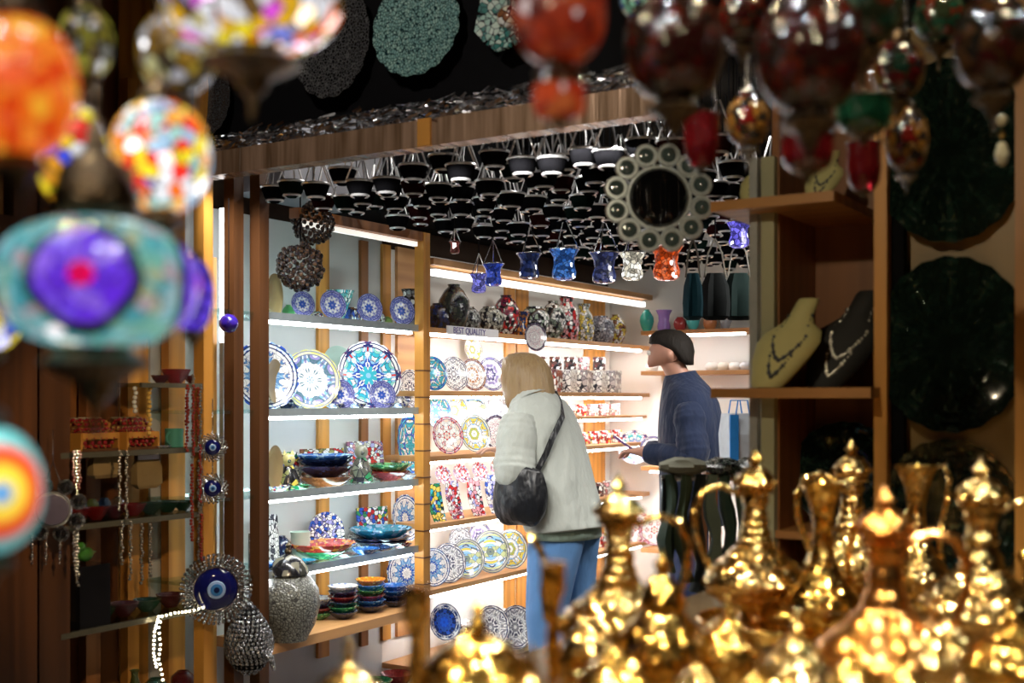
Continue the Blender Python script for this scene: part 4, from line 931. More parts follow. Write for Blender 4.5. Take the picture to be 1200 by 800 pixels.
# beaded teardrop ornament below the big evil eye
e = E('beaded_drop', P(292, 752, Dx(292, XO)))
m = MB(); rnd = random.Random(5)
prof = lambda t: .105 * (sin(pi * min(1, t * .93 + .05)) ** .8)
for i in range(18):
    t = i / 17; z = -.11 + .25 * t; r = prof(t) * (1 - .45 * t); n = max(5, int(2 * pi * r / .017))
    for k in range(n):
        a = 2 * pi * (k + .5 * (i % 2)) / n; m.ball((r * cos(a), r * sin(a), z), .0095, 5, 4)
m.build('bead_shell', old_silver, e)
MB().lathe([(0, -.11), (.06, -.09), (.085, -.02), (.07, .05), (.03, .12), (0, .13)], 16).build('core', black_matte, e)
MB().tube([(0, 0, .14), (0, 0, .40)], .003, 5).build('chain', old_silver, e)
MB().tube([(.07, 0, -.02), (.11, 0, -.05), (.125, 0, -.09)], [.018, .012, .006], 8).build('spout', old_silver, e)
tag(e, 'silver beaded teardrop ornament hanging below the large evil eye', 'ornament')
# brown seed-pod cluster over the cabinet's top shelf
for u, v, rr, lk in ((367, 262, .078, 'upper'), (352, 313, .088, 'lower')):
    d = Dx(u, XF + .02); e = E('seed_pod_ball', P(u, v, d)); m = MB(); rnd = random.Random(u)
    for k in range(150):
        zz = 1 - 2 * (k + .5) / 150; a = k * 2.39996; q = sqrt(1 - zz * zz); f = rr * rnd.uniform(.88, 1.06)
        m.ball((f * q * cos(a), f * q * sin(a), f * zz), rr * .13, 5, 4)
    m.build('pod_shell', mosaic('seed_pods', [(0.03, .015, .008), (0.05, .026, .014), (0.08, .045, .025), (0.015, .01, .006)], 60, bumpy=.3), e)
    MB().tube([(0, 0, rr), (0, 0, rr + .25)], .003, 5).build('cord', black_matte, e)
    tag(e, f"{lk} of two dark brown seed-pod balls hanging before cabinet's top shelf", 'ornament', 'brown seed-pod balls')
# blue glass ball between the posts
e = E('glass_ball', P(268, 379, Dx(268, XF + .05))); MB().ball((0, 0, 0), .035, 14, 10).build('ball', coloured_glass('violet_glass', (0.08, .03, .6), trans=.3), e); MB().tube([(0, 0, .035), (0, 0, .45)], .002, 4).build('cord', black_matte, e)
tag(e, 'small violet blue glass ball hanging at the cabinet posts', 'ornament')

# ================================================================== plates hung on the black fascia board
def fascia_plate(u, v, hpx, mat, label, wide=1.0):
    y = YF - .02; d = Dy(u, y); r = hpx / 2 * d / 1400
    o = O('hanging_plate', shared('plate_s', m_plate_scallop), mat, None, P(u, v, d), (rad(86), 0, rad(4)), (r * wide, r, r * .6)); tag(o, label, 'plate'); return o
fascia_plate(490, 32, 116, pm_['green'], 'sea green plate with dark cell pattern hung above the beam')
fascia_plate(392, 50, 132, pm_['black'], 'black plate with grey cell pattern hung left of green plate', .8)
fascia_plate(250, 118, 80, pm_['black'], 'dark plate hung behind the lit mosaic lamps', .7)
y = YF - .02; e = E('ceramic_flower', P(598, 22, Dy(598, y)), rot=(rad(88), 0, 0))
for k in range(6):
    a = 2 * pi * k / 6 + .3; m = MB()
    pts = [(.02, -.02), (.09, -.045), (.11, 0), (.09, .045), (.02, .02)]
    m.loft([[(x * cos(a) - y_ * sin(a), x * sin(a) + y_ * cos(a), .002 + .25 * x) for x, y_ in pts], [(x * cos(a) - y_ * sin(a), x * sin(a) + y_ * cos(a), .010 + .25 * x) for x, y_ in pts]])
    m.build('petal', mosaic('sea_green_stripes', [(0.35, .55, .48), (0.05, .2, .18), (0.55, .68, .6)], 60, vec_scale=(1, 1, .2)), e)
MB().ball((0, 0, .02), .035, 12, 8, (1, 1, .6)).build('centre', mosaic('cream_floral', [CRM, BRN, W_, (0.5, .3, .2)], 50), e)
tag(e, 'sea green and cream ceramic flower hung above the beam', 'ornament')

# ================================================================== rows of small dark lamps under the shop ceiling
cup = lambda: MB().lathe([(0, -.060), (.016, -.058), (.038, -.040), (.049, -.010), (.051, 0), (.046, 0), (.036, -.024), (0, -.046)], 12)
rimf = lambda: MB().ring(.051, .0045, seg=14, seg2=5)
def chf():
    m = MB()
    for k in range(3):
        a = 2 * pi * k / 3 + .4; m.tube([(.051 * cos(a), .051 * sin(a), 0), (.006 * cos(a), .006 * sin(a), .12)], .0034, 4)
    return m
cordf = lambda: MB().tube([(0, 0, .12), (0, 0, .58)], .002, 4)
cup_mats = [plain('smoked_cup', (0.005, .005, .006), .3, spec=.0), plain('smoked_green_cup', (0.005, .012, .01), .3, spec=.0), plain('smoked_red_cup', (0.02, .005, .005), .3, spec=.0)]
rnd = random.Random(11)
for j in range(14):
    for i in range(16):
        x = -3.12 + .109 * i + (.05 if j % 2 else 0); y = 3.30 + .235 * j
        if x > -1.42 or y > 6.5: continue
        z = 2.245 + rnd.uniform(-.03, .03)
        e = E('hanging_cup_lamp', (x + rnd.uniform(-.012, .012), y + rnd.uniform(-.02, .02), z), rnd.uniform(0, 6))
        O('cup', shared('cup', cup), cup_mats[0 if rnd.random() < .7 else (1 if rnd.random() < .6 else 2)], e)
        O('rim', shared('cuprim', rimf), bright_steel, e); O('chain', shared('cupchain', chf), bright_steel, e); O('cord', shared('cupcord', cordf), black_matte, e)
        O('glint_ring', shared('cupbase', lambda: MB().ring(.030, .005, (0, 0, -.049), seg=12, seg2=5)), bright_steel, e)  # ring added to give the glint under each cup
        tag(e, 'small dark cup lamp with silver rim in the rows under shop ceiling', 'lamp', 'rows of small dark hanging lamps')
# coloured cups hanging lower, in front of the white shelving's top
def cup_lamp(u, v, d, wpx, c, label, lit=0.0, key='tulip'):
    r = wpx / 2 * d / 1400; p = P(u, v, d); h = r * 2.0
    e = E('glass_cup_lamp', p, rnd.uniform(0, 1))
    nm = 'cupglass_' + label.replace(' ', '_')[:24]
    mt = lit_mosaic(nm, [c, tuple(min(1, x * 1.5 + .03) for x in c), tuple(x * .4 for x in c)], 60, lit, 6, .06) if lit else coloured_glass(nm, c, trans=.4)
    MB().lathe([(q * r, (z - 1) * r) for q, z in VASES['tulip']], 20).build('cup', mt, e)
    MB().ring(r * .97, r * .06, (0, 0, r), seg=18).build('rim', silver, e)
    for k in range(3):
        a = 2 * pi * k / 3; MB().tube([(r * .97 * cos(a), r * .97 * sin(a), r), (0, 0, r * 3.2)], .0025, 4).build('chain', silver, e)
    MB().tube([(0, 0, r * 3.2), (0, 0, max(r * 3.3, 2.8 - p.z))], .0025, 4).build('cord', black_matte, e)
    tag(e, label, 'lamp', 'coloured glass cup lamps'); return e
for u, v, d, wpx, c, lit, lk in ((578, 322, 5.4, 26, (0.03, .08, .6), .5, 'glowing blue glass cup lamp above the silver mosaic jar'), (561, 332, 5.5, 22, (0.15, .15, .6), .8, 'small lilac glowing cup lamp left of the blue one'), (620, 312, 5.5, 30, (0.04, .10, .45), .12, 'blue flared glass cup lamp over the woman'),
        (661, 310, 5.3, 36, (0.04, .20, .75), .5, 'bright sky blue glass cup lamp right of the woman'), (708, 314, 5.2, 36, (0.10, .14, .50), .15, 'slate blue mosaic cup lamp left of clear one'), (741, 312, 5.0, 32, (0.8, .75, .6), .9, 'clear white cup lamp under the mirror wreath'),
        (781, 308, 4.8, 40, (0.9, .10, .01), .7, 'glowing orange red tulip cup lamp under mirror wreath'), (866, 275, 5.0, 30, (0.12, .10, .7), .9, 'violet blue lit cup lamp beside the grey post'), (533, 290, 4.9, 14, (0.5, .1, .08), .2, 'tiny red glass cup lamp above the white shelving')):
    cup_lamp(u, v, d, wpx, c, lk, lit)

# dark bags on the far right of the shop interior
for i, (u, wpx, c, lk) in enumerate(((812, 24, (0.006, .03, .04), 'teal'), (838, 36, (0.004, .005, .005), 'black'), (866, 38, (0.003, .008, .007), 'dark green'))):
    d = 4.7 + .18 * i; z1, z0 = Zat(292, d), Zat(375, d); p = P(u, 375, d); hw = wpx / 2 * d / 1400
    e = E('hanging_bag', p, TH)
    h = z1 - z0
    MB().loft([[(sx * hw * g, sy * .04 * f, z) for sx, sy in [(cos(2 * pi * q / 14), sin(2 * pi * q / 14) * (1 + .25 * sin(q * 2.3))) for q in range(14)]] for f, g, z in ((.5, .6, 0), (1.2, .95, h * .05), (1.5, 1, h * .25), (1.2, .9, h * .48), (.6, .55, h * .66))]).build('bag', plain('bag_' + lk, c, .85, spec=.1), e)
    for s_ in (-1, 1): MB().tube([(s_ * hw * .7, 0, h * .6), (s_ * hw * .45, 0, h * .95), (0, 0, h * 1.15)], .004, 5).build('strap', plain('bag_strap', (0.10, .09, .07), .5), e)
    MB().tube([(0, 0, h * 1.15), (0, 0, 2.8 - p.z)], .003, 4).build('cord', black_matte, e)
    tag(e, f"{lk} cloth bag hanging in the shop beside the grey post", 'bag', 'dark bags hanging in the shop')
# ================================================================== right-hand cabinet: busts and big dark plates
def bust(u, z, y, hpx, mat, beads, label, lean=14, flip=1):
    d = Dy(u, y); h = hpx * d / 1400.0
    e = E('necklace_bust', (Xw(u, y), y, z), rot=(0, 0, TH + rad(-20)))
    # shoulders that run up into a cut-off neck, leaning back on a base
    L_ = rad(lean); rings = []
    for t, w_, th in ((0, .16, .10), (.06, .20, .12), (.3, .30, .13), (.5, .34, .12), (.62, .30, .11), (.72, .17, .09), (.82, .13, .085), (.96, .12, .08), (1.0, .10, .06)):
        ring = []
        for k in range(14):
            a = 2 * pi * k / 14; x = w_ * cos(a) * h + t * h * .42 * flip; yy = th * sin(a) * h + t * h * sin(L_)
            ring.append((x, yy, t * h * cos(L_)))
        rings.append(ring)
    MB().loft(rings).build('bust', mat, e)
    for j, (z0, w_) in enumerate(((.30, .27), (.12, .22))):
        m = MB()
        for k in range(37):
            s = -1 + 2 * k / 36; t = z0 + (.80 - z0) * abs(s) ** 1.6
            x = s * min(w_, .30 if t < .5 else max(.125, .30 - (t - .5) * .8)) * h + t * h * .42 * flip
            m.ball((x, t * h * sin(L_) - (.125 - .10 * abs(s) ** 2) * h, t * h * cos(L_)), h * (.020 + .008 * (k % 3 == 0)), 6, 4)
        m.build('necklace', beads, e)
    tag(e, label, 'bust', 'necklace busts'); return e
bust_cream = plain('cream_velvet', (0.62, .56, .24), .7, var=.04); bust_black = plain('black_velvet', (0.025, .024, .022), .7)
dkbead = plain('dark_bead', (0.02, .02, .025), .45); grbead = plain('grey_bead', (0.35, .33, .28), .2, .5)
bust(899, 1.482, YF - .065, 108, bust_cream, dkbead, 'cream necklace bust with dark beads on the middle shelf')
bust(966, 1.482, YF + .10, 118, bust_black, grbead, 'black necklace bust with grey beads beside the cream bust')
bust(880, 1.977, YF + .04, 60, bust_cream, dkbead, 'small cream bust at the left of the upper right shelf', flip=.6)
bust(955, 1.977, YF + .04, 62, bust_cream, dkbead, 'small cream bust at the right of the upper right shelf', flip=.8)
t = NT('dark_green_relief'); co = t.coord(); r_, k_, z_ = fold(t, 10, co)
vv = t.comb(t.math('MULTIPLY', r_, 2.5), t.math('MULTIPLY', k_, 1.2), 2.0); ed = t.vor(vv, 3.0, 'DISTANCE_TO_EDGE', 'Distance'); t.bump(ed, .8, .05)
green_relief = t.fin(t.ramp(t.noise(co, 5), [(0.005, .012, .009), (0.014, .036, .024), (0.03, .07, .05)], False), .2, .3, coat=.4)
for i, (u, v, w_, h_, lk) in enumerate(((1112, 178, 172, 216, 'upper'), (1114, 404, 170, 206, 'middle'), (1112, 606, 160, 184, 'lower'))):
    y = YF + .06; d = Dy(u, y); r = h_ / 2 * d / 1400
    o = O('big_plate', shared('plate_f', m_plate_fine), green_relief, None, P(u, v, d), (rad(88), 0, rad(12)), (r * w_ / h_, r, r * .5))
    tag(o, f"{lk} of three large dark green relief plates hung at the right", 'plate', 'large dark green plates')
y = YF + .22; d = Dy(990, y); r = 62 * d / 1400
o = O('big_plate', shared('plate_f', m_plate_fine), green_relief, None, (Xw(990, y), y, Zat(556, d)), (rad(82), 0, rad(10)), (r, r, r * .5))
tag(o, 'dark plate inside the brown cabinet under the necklace busts', 'plate')
MB().box(((xD0 + xD1) / 2, YF + .17, Zat(620, d)), (xD1 - xD0, .34, .02)).build('shelf_board', wood_shelf_x, cabD, smooth=False)

# ================================================================== scarf rack between the man and the brass
rk = E('scarf_rack', P(835, 560, 3.7), TH); rk.location.z = 0
zr = Zat(560, 3.7)
MB().tube([(-.16, 0, zr), (.16, 0, zr)], .009, 8).build('rail', silver, rk)
for s_ in (-1, 1):
    MB().tube([(s_ * .15, 0, 0.02), (s_ * .15, 0, zr)], .01, 8).build('post', black_gloss, rk); MB().box((s_ * .15, 0, .012), (.03, .32, .024)).build('foot', black_gloss, rk, smooth=False)
tag(rk, 'black scarf rack with a steel rail behind the brass ewers', 'rack')
sc_m = [plain('scarf_dark_green', (0.03, .06, .04), .75), plain('scarf_moss', (0.08, .11, .06), .75), plain('scarf_black', (0.012, .016, .014), .7), plain('scarf_grey_green', (0.14, .18, .13), .75)]
for i in range(7):
    x = -.135 + .045 * i; rings = []; L_ = .30 + .03 * (i % 3); rnd = random.Random(i)
    for j in range(10):
        t = j / 9; z = zr + .012 - t * L_
        w_ = .018 + .012 * sin(j * 1.3 + i) * t + .006 * t
        ring = []
        for k in range(10):
            a = 2 * pi * k / 10
            ring.append((x + w_ * cos(a) + .010 * sin(t * 7 + i), (.016 + .03 * min(1, t * 3)) * sin(a) * (1 + .3 * sin(3 * a + i)), z))
        rings.append(ring)
    o = MB().loft(rings).build('hanging_scarf', sc_m[i % 4], None, rk.location, (0, 0, TH))
    row("the scarf rack", x, o, ['dark green folded scarf', 'moss green folded scarf', 'black folded scarf', 'grey green folded scarf'][i % 4], 'scarf', 'scarves on the rack')
for i, (x, w_, lk, mt) in enumerate(((-.09, .075, 'pale grey green', plain('pale_scarf', (0.20, .20, .15), .8)), (.03, .06, 'dark glittering', mosaic('sequin', [BLK, (0.05, .07, .05), (0.2, .22, .2)], 160, rough=.15)), (.12, .055, 'black sequinned', MATS['sequin']))):
    m = MB(); n = 16; rings = []
    for j in range(7):
        t = j / 6; rr = sin(pi * (.12 + .76 * t))
        rings.append([(w_ * (2 * t - 1), .05 * rr * cos(2 * pi * k / n) * (1 + .15 * sin(3 * k + i + j)), .028 + .028 * rr * sin(2 * pi * k / n) * (1 + .2 * sin(2 * k + j))) for k in range(n)])
    o = m.loft(rings).build('rolled_scarf', mt, None, rk.location + Vector((x * RX, x * RY, zr + .008)), (0, 0, TH)); tag(o, f"{lk} rolled scarf lying on top of the scarf rack", 'scarf')
# blue and white carrier bag behind the rack
e = E('carrier_bag', P(866, 545, 4.6), TH + .3)
MB().loft([[(-.06, -.04, 0), (.06, -.04, 0), (.06, .04, 0), (-.06, .04, 0)], [(-.065, -.045, .12), (.065, -.045, .12), (.065, .045, .12), (-.065, .045, .12)], [(-.06, -.03, .2), (.06, -.03, .2), (.06, .03, .2), (-.06, .03, .2)]]).build('bag', plain('bag_white', (0.6, .65, .72), .5), e, smooth=False)
MB().box((-.045, -.047, .1), (.035, .006, .19)).build('stripe', plain('bag_blue', (0.03, .25, .7), .5), e, smooth=False)
for s_ in (-1, 1): MB().tube([(-.03, s_ * .03, .19), (-.02, s_ * .03, .25), (.02, s_ * .03, .25), (.03, s_ * .03, .19)], .003, 5).build('handle', plain('bag_blue'), e)
tag(e, 'white carrier bag with a blue stripe right of the man', 'bag')
tb = E('stool_table', P(866, 545, 4.6), TH); zt_ = tb.location.z; tb.location.z = 0
MB().box((0, 0, zt_ - .015), (.3, .3, .03)).build('top', wood_dark, tb, smooth=False)
for sx in (-1, 1):
    for sy in (-1, 1): MB().box((sx * .12, sy * .12, (zt_ - .03) / 2), (.03, .03, zt_ - .03)).build('leg', wood_dark, tb, smooth=False)
tag(tb, 'dark side table carrying the blue and white bag', 'table')

# ================================================================== brass ware on the counter
ZT = .99
ct = E('display_counter', (-.265, 1.72, 0))
MB().box((0, 0, ZT - .02), (1.73, 2.06, .04)).build('top', plain('counter_top', (0.10, .065, .03), .25), ct, smooth=False)
MB().box((0, 0, (ZT - .04) / 2), (1.66, 1.98, ZT - .04)).build('body', wood_dark, ct, smooth=False)
tag(ct, 'dark counter crowded with brass ewers in the foreground', 'counter')
def gpos(u, d, z=ZT):
    p = P(u, 0, d); p.z = z; return p
def gH(vtop, d, z=ZT): return Zat(vtop, d) - z
def ribs(prof, z0, z1, n, amp):
    """add bead-like ribs between two heights of a lathe profile"""
    out = []
    for (r0, a), (r1, b) in zip(prof, prof[1:]):
        out.append((r0, a))
        if a >= z0 - 1e-6 and b <= z1 + 1e-6 and b > a:
            k = max(1, int(n * (b - a) / (z1 - z0)))
            for i in range(k):
                for f, q in ((.25, 0), (.5, amp), (.75, 0)):
                    t = (i + f) / k; out.append((r0 + (r1 - r0) * t + q, a + (b - a) * t))
    out.append(prof[-1]); return out
def glint_beads(e, H, rings):  # bead rings added so the brass shows point glints
    for r, z, n, b in rings:
        n = max(8, int(2 * pi * r / (1.9 * b))); m = MB()
        for k in range(n):
            a = 2 * pi * k / n; m.ball((r * H * cos(a), r * H * sin(a), z * H), b * H, 6, 4)
        m.build('glint_bead_ring', polished_gold, e)
def ewer(u, vtop, d, mat, label, hand=1, fat=1.0, z=ZT, spout=True, rib=8, nm='brass_ewer', lidc=True):
    H = gH(vtop, d, z); e = E(nm, gpos(u, d, z), TH); f = fat
    body = [(0, 0), (.19 * f, 0), (.20 * f, .025), (.10 * f, .06), (.085 * f, .09), (.15 * f, .12), (.25 * f, .19), (.285 * f, .26), (.26 * f, .33), (.17 * f, .40), (.10 * f, .47), (.072 * f, .56), (.06 * f, .66), (.075 * f, .745), (.10 * f, .765), (.10 * f, .78), (0, .78)]
    body = ribs(body, .40, .745, rib, .008)
    MB().lathe([(r * H, q * H) for r, q in body], 26).build('body', mat, e)
    MB().ring(.275 * f * H, .012 * H, (0, 0, .26 * H), seg=26).build('belt', mat, e)
    if rib: glint_beads(e, H, ((.287 * f, .26, 26, .012), (.20 * f, .03, 20, .012), (.105 * f, .465, 12, .011), (.068 * f, .60, 10, .010), (.09 * f, .755, 12, .011), (.26 * f, .20, 22, .009), (.22 * f, .36, 20, .010)))
    l = MB().lathe([(r * H, q * H) for r, q in ((.10 * f, .78), (.115 * f, .80), (.105 * f, .84), (.07 * f, .875), (.035, .895), (.022, .91), (.045, .93), (.022, .955), (0, 1.0))], 20).build('lid', mat, e)
    for k in range(8):
        a = 2 * pi * k / 8; MB().ball((.112 * f * H * cos(a), .112 * f * H * sin(a), .81 * H), .018 * H, 6, 4).build('bead', mat, l)
    hp = [(hand * .08 * f, .74), (hand * .19 * f, .79), (hand * .29 * f, .76), (hand * .335 * f, .66), (hand * .33 * f, .54), (hand * .29 * f, .42), (hand * .25 * f, .34)]
    MB().tube([(x * H, 0, q * H) for x, q in hp], [.016 * H, .018 * H, .02 * H, .022 * H, .02 * H, .018 * H, .022 * H], 8).build('handle', mat, e)
    if spout:
        sp = [(-hand * .22 * f, .24), (-hand * .33 * f, .31), (-hand * .35 * f, .43), (-hand * .34 * f, .55), (-hand * .39 * f, .66), (-hand * .44 * f, .70)]
        MB().tube([(x * H, 0, q * H) for x, q in sp], [.04 * H, .034 * H, .025 * H, .02 * H, .018 * H, .02 * H], 8).build('spout', mat, e)
    tag(e, label, 'ewer', 'brass ware on the counter'); return e
def jug(u, vtop, d, mat, label, hand=1, fat=1.0, z=ZT):
    H = gH(vtop, d, z); e = E('brass_jug', gpos(u, d, z), TH); f = fat
    MB().lathe([(r * f * H, q * H) for r, q in ((0, 0), (.16, 0), (.17, .03), (.08, .08), (.15, .14), (.225, .23), (.22, .31), (.13, .42), (.065, .55), (.055, .72), (.075, .86), (.12, .965), (.135, 1.0), (.12, 1.0), (.06, .86), (.04, .7), (0, .6))], 24).build('body', mat, e)
    MB().tube([(hand * x * f * H, 0, q * H) for x, q in ((.10, .98), (.18, 1.0), (.215, .92), (.20, .78), (.16, .6), (.15, .46), (.17, .38))], .017 * H, 8).build('handle', mat, e)
    MB().ring(.21 * f * H, .012 * H, (0, 0, .25 * H), seg=24).build('belt', mat, e)
    glint_beads(e, H, ((.232 * f, .26, 22, .012), (.17 * f, .03, 18, .012), (.07 * f, .54, 10, .010), (.135 * f, .99, 14, .009)))
    tag(e, label, 'jug', 'brass ware on the counter'); return e
def lidded(u, vtop, d, mat, label, wpx, nm='lidded_bowl', holes=0, z=ZT, cat='bowl'):
    H = gH(vtop, d, z); R = wpx / 2 * d / 1400; e = E(nm, gpos(u, d, z), TH)
    MB().lathe([(0, 0), (.5 * R, 0), (.55 * R, .04 * H), (.3 * R, .10 * H), (.75 * R, .24 * H), (1.0 * R, .42 * H), (1.02 * R, .48 * H), (.95 * R, .5 * H), (0, .5 * H)], 26).build('bowl', mat, e)
    l = MB().lathe([(1.0 * R, .49 * H), (1.04 * R, .52 * H), (.86 * R, .62 * H), (.55 * R, .72 * H), (.25 * R, .79 * H), (.12 * R, .82 * H), (0, .83 * H)], 26).build('lid', mat, e)
    MB().lathe([(.10 * R, .81 * H), (.16 * R, .86 * H), (.07 * R, .91 * H), (.11 * R, .95 * H), (0, 1.0 * H)], 12).build('finial', mat, l)
    glint_beads(e, 1.0, ((1.03 * R, .47 * H, 28, .035 * R), (.90 * R, .60 * H, 24, .030 * R), (.58 * R, .715 * H, 16, .03 * R), (.55 * R, .035 * H, 16, .035 * R)))
    for k in range(holes):
        a = 2 * pi * (k + .3) / holes
        MB().ball((.93 * R * cos(a), .93 * R * sin(a), .36 * H), .12 * R, 8, 6).build('hole', black_matte, e)  # black balls stand in for the shade in the pierced openings
    tag(e, label, cat, 'brass ware on the counter'); return e
def candlestick(u, vtop, d, mat, label, wpx, z=ZT):
    H = gH(vtop, d, z); R = wpx / 2 * d / 1400; e = E('candlestick', gpos(u, d, z), TH)
    MB().lathe([(0, 0), (1.5 * R, 0), (1.5 * R, .03 * H), (.6 * R, .10 * H), (.35 * R, .2 * H), (.6 * R, .28 * H), (.35 * R, .36 * H), (.5 * R, .5 * H), (.6 * R, .6 * H), (.4 * R, .72 * H), (.7 * R, .82 * H)], 20).build('stem', mat, e)
    MB().lathe([(.7 * R, .82 * H), (1.0 * R, .86 * H), (1.0 * R, .98 * H), (1.05 * R, 1.0 * H), (.8 * R, 1.0 * H), (.75 * R, .88 * H), (0, .86 * H)], 20).build('cup', mat, e)
    tag(e, label, 'candlestick', 'brass ware on the counter'); return e
tr = E('round_tray', gpos(905, 2.33), TH); R = 86 * 2.33 / 1400
MB().lathe([(0, .012), (.9 * R, .012), (.97 * R, .02), (1.0 * R, .035), (1.02 * R, .03), (.97 * R, .008), (.88 * R, 0), (0, 0)][::-1], 40).build('tray', gold, tr)
tag(tr, 'round brass tray under the ewer with the left handle', 'tray')
ewer(725, 552, 1.95, gold2, 'large brass ewer before the man, handle right and spout left', 1, 1.0, rib=10)
ewer(885, 524, 2.33, gold2, 'engraved brass ewer on a round tray, handle at its left', -1, 1.0, ZT + .013)
jug(964, 563, 2.2, gold, 'slender flared brass jug right of the tray ewer', 1)
ewer(998, 512, 2.62, gold2, 'farthest brass ewer with tiered lid below the cabinet shelf', -1, .95)
ewer(1037, 566, 1.72, copper, 'smooth orange copper ewer with a cone-shaped neck', 1, 1.05, rib=0, spout=False)
jug(1074, 545, 2.5, gold2, 'flared brass jug in front of the lower green plate', 1)
ewer(1150, 533, 2.05, gold2, 'large domed brass ewer at the right edge', 1, 1.05, rib=6)
ewer(1206, 630, 2.3, gold, 'brass ewer half cut by the right picture edge', 1, 1.0)
candlestick(648, 658, 1.5, gold, 'brass candlestick before the woman\'s jeans', 30)
candlestick(487, 688, 1.42, gold2, 'brass candlestick before the cabinet\'s right post', 34)
lidded(560, 704, 1.5, gold, 'wide orange gold lidded bowl under the lowest white shelf', 150)
lidded(408, 746, 1.42, gold2, 'leftmost brass lidded bowl at the bottom edge', 110)
def teapot(u, vtop, d, mat, label, wpx, hand=1):
    H = gH(vtop, d); R = wpx / 2 * d / 1400; e = E('brass_teapot', gpos(u, d), TH)
    MB().lathe([(0, 0), (.6 * R, 0), (.62 * R, .04 * H), (.95 * R, .2 * H), (1.0 * R, .36 * H), (.8 * R, .52 * H), (.45 * R, .62 * H), (.4 * R, .66 * H), (0, .66 * H)], 26).build('body', mat, e)
    l = MB().lathe([(.46 * R, .65 * H), (.48 * R, .68 * H), (.36 * R, .78 * H), (.12 * R, .86 * H), (0, .87 * H)], 20).build('lid', mat, e)
    MB().lathe([(.1 * R, .85 * H), (.18 * R, .91 * H), (.08 * R, .95 * H), (0, 1.0 * H)], 10).build('finial', mat, l)
    MB().tube([(hand * x * R, 0, q * H) for x, q in ((.9, .46), (1.25, .58), (1.4, .42), (1.25, .22), (.95, .18))], .07 * R, 8).build('handle', mat, e)
    MB().tube([(-hand * x * R, 0, q * H) for x, q in ((.85, .25), (1.2, .35), (1.35, .52), (1.55, .66))], [.16 * R, .12 * R, .09 * R, .08 * R], 8).build('spout', mat, e)
    tag(e, label, 'teapot', 'brass ware on the counter')
teapot(776, 642, 1.72, gold, 'round brass teapot in front of the large ewer', 120)
lidded(690, 690, 1.62, gold2, 'brass sugar bowl behind the candlestick and teapot', 74, 'sugar_bowl')
lidded(852, 692, 1.72, gold, 'brass lidded bowl left below the tray', 80)
lidded(935, 712, 1.55, gold2, 'brass incense burner under the slender jug', 100, 'incense_burner', 9, cat='incense burner')
lidded(1098, 692, 1.68, gold2, 'pierced brass incense burner right of the copper ewer', 112, 'incense_burner', 10, cat='incense burner')
lidded(1184, 700, 1.62, gold, 'pierced brass incense burner at the right bottom corner', 110, 'incense_burner', 10, cat='incense burner')
lidded(722, 722, 1.42, gold, 'low brass lidded bowl at the bottom below the teapot', 110, holes=7)
lidded(818, 742, 1.36, gold2, 'low brass bowl at the bottom, right of the teapot', 90)
lidded(884, 752, 1.34, gold, 'low gold bowl at bottom edge below the tray', 80)
lidded(1000, 736, 1.42, gold, 'gold lidded bowl at the foot of the copper ewer', 90)
lidded(622, 752, 1.32, gold2, 'low brass bowl at bottom edge beneath the candlestick', 90)
lidded(1060, 742, 1.38, gold, 'gold bowl at bottom edge right of the copper ewer', 80)
lidded(1130, 756, 1.34, gold2, 'low brass bowl at bottom edge between two burners', 84)
tr = E('round_tray', gpos(1000, 2.05), TH); R = .07
tr.location.z = ZT
MB().lathe([(0, .03), (.85 * R, .03), (R, .045), (R, .035), (.85 * R, .018), (.5 * R, 0), (0, 0)][::-1], 30).build('tray', black_gloss, tr)
MB().ring(R, .004, (0, 0, .044), seg=30).build('rim', gold, tr)
tag(tr, 'small black tray with brass rim behind the copper ewer', 'tray')

# ================================================================== mosaic lamps in the foreground
CEIL = 3.3
def globe_lamp(u, v, d, wpx, hpx, glass, label, metal=None, cupk=1.0, capk=1.0, stem=True, nm='mosaic_lamp', seg=28, yaw=None, drop=1.0):
    metal = metal or dark_bronze
    R = wpx / 2 * d / 1400; H = hpx / 2 * d / 1400; p = P(u, v, d)
    e = E(nm, p); e.rotation_euler = (0, 0, TH - pi / 2 if yaw is None else yaw)
    n = 14; prof = []
    for i in range(n + 1):
        a = -pi / 2 * .86 + pi * .86 * i / n
        prof.append((R * max(.0, cos(a)) ** .8, H * sin(a) / sin(pi / 2 * .86)))
    MB().lathe(prof, seg).build('glass_globe', glass, e)
    r0 = prof[0][0]
    b = MB().lathe([(0, -H - 1.15 * R * cupk * drop), (.03 * R, -H - 1.1 * R * cupk * drop), (.05 * R, -H - .75 * R * cupk), (.16 * R, -H - .6 * R * cupk), (.2 * R, -H - .45 * R * cupk), (.55 * R, -H - .2 * R * cupk), (r0 * 1.15, -H - .02 * R), (r0 * 1.15, -H + .04 * R), (r0 * .9, -H + .05 * R)], 20).build('bottom_cup', metal, e)
    c = MB().lathe([(r0 * 1.1, H - .04 * R), (r0 * 1.2, H), (.42 * R, H + .12 * R * capk), (.34 * R, H + .3 * R * capk), (.12 * R, H + .42 * R * capk), (.06 * R, H + .6 * R * capk), (0, H + .62 * R * capk)], 20).build('top_cap', metal, e)
    MB().ring(.07 * R, .02 * R, (0, 0, H + .66 * R * capk), 'y', 12, 5).build('hook', metal, c)
    if stem: MB().tube([(0, 0, H + .6 * R * capk), (0, 0, CEIL - p.z)], max(.003, .02 * R), 6).build('chain', metal, e)
    tag(e, label, 'lamp', 'mosaic lamps hanging in the alley'); return e
Or = (0.9, .16, .01); DO = (0.75, .06, .005); Ye = (0.95, .75, .03); Wh = (0.9, .9, .95); Pu = (0.18, .05, .95); Tq = (0.10, .50, .55); Bl = (0.06, .10, .9); Rd = (0.85, .03, .02); Gr = (0.2, .55, .1); Mg = (0.85, .1, .8)
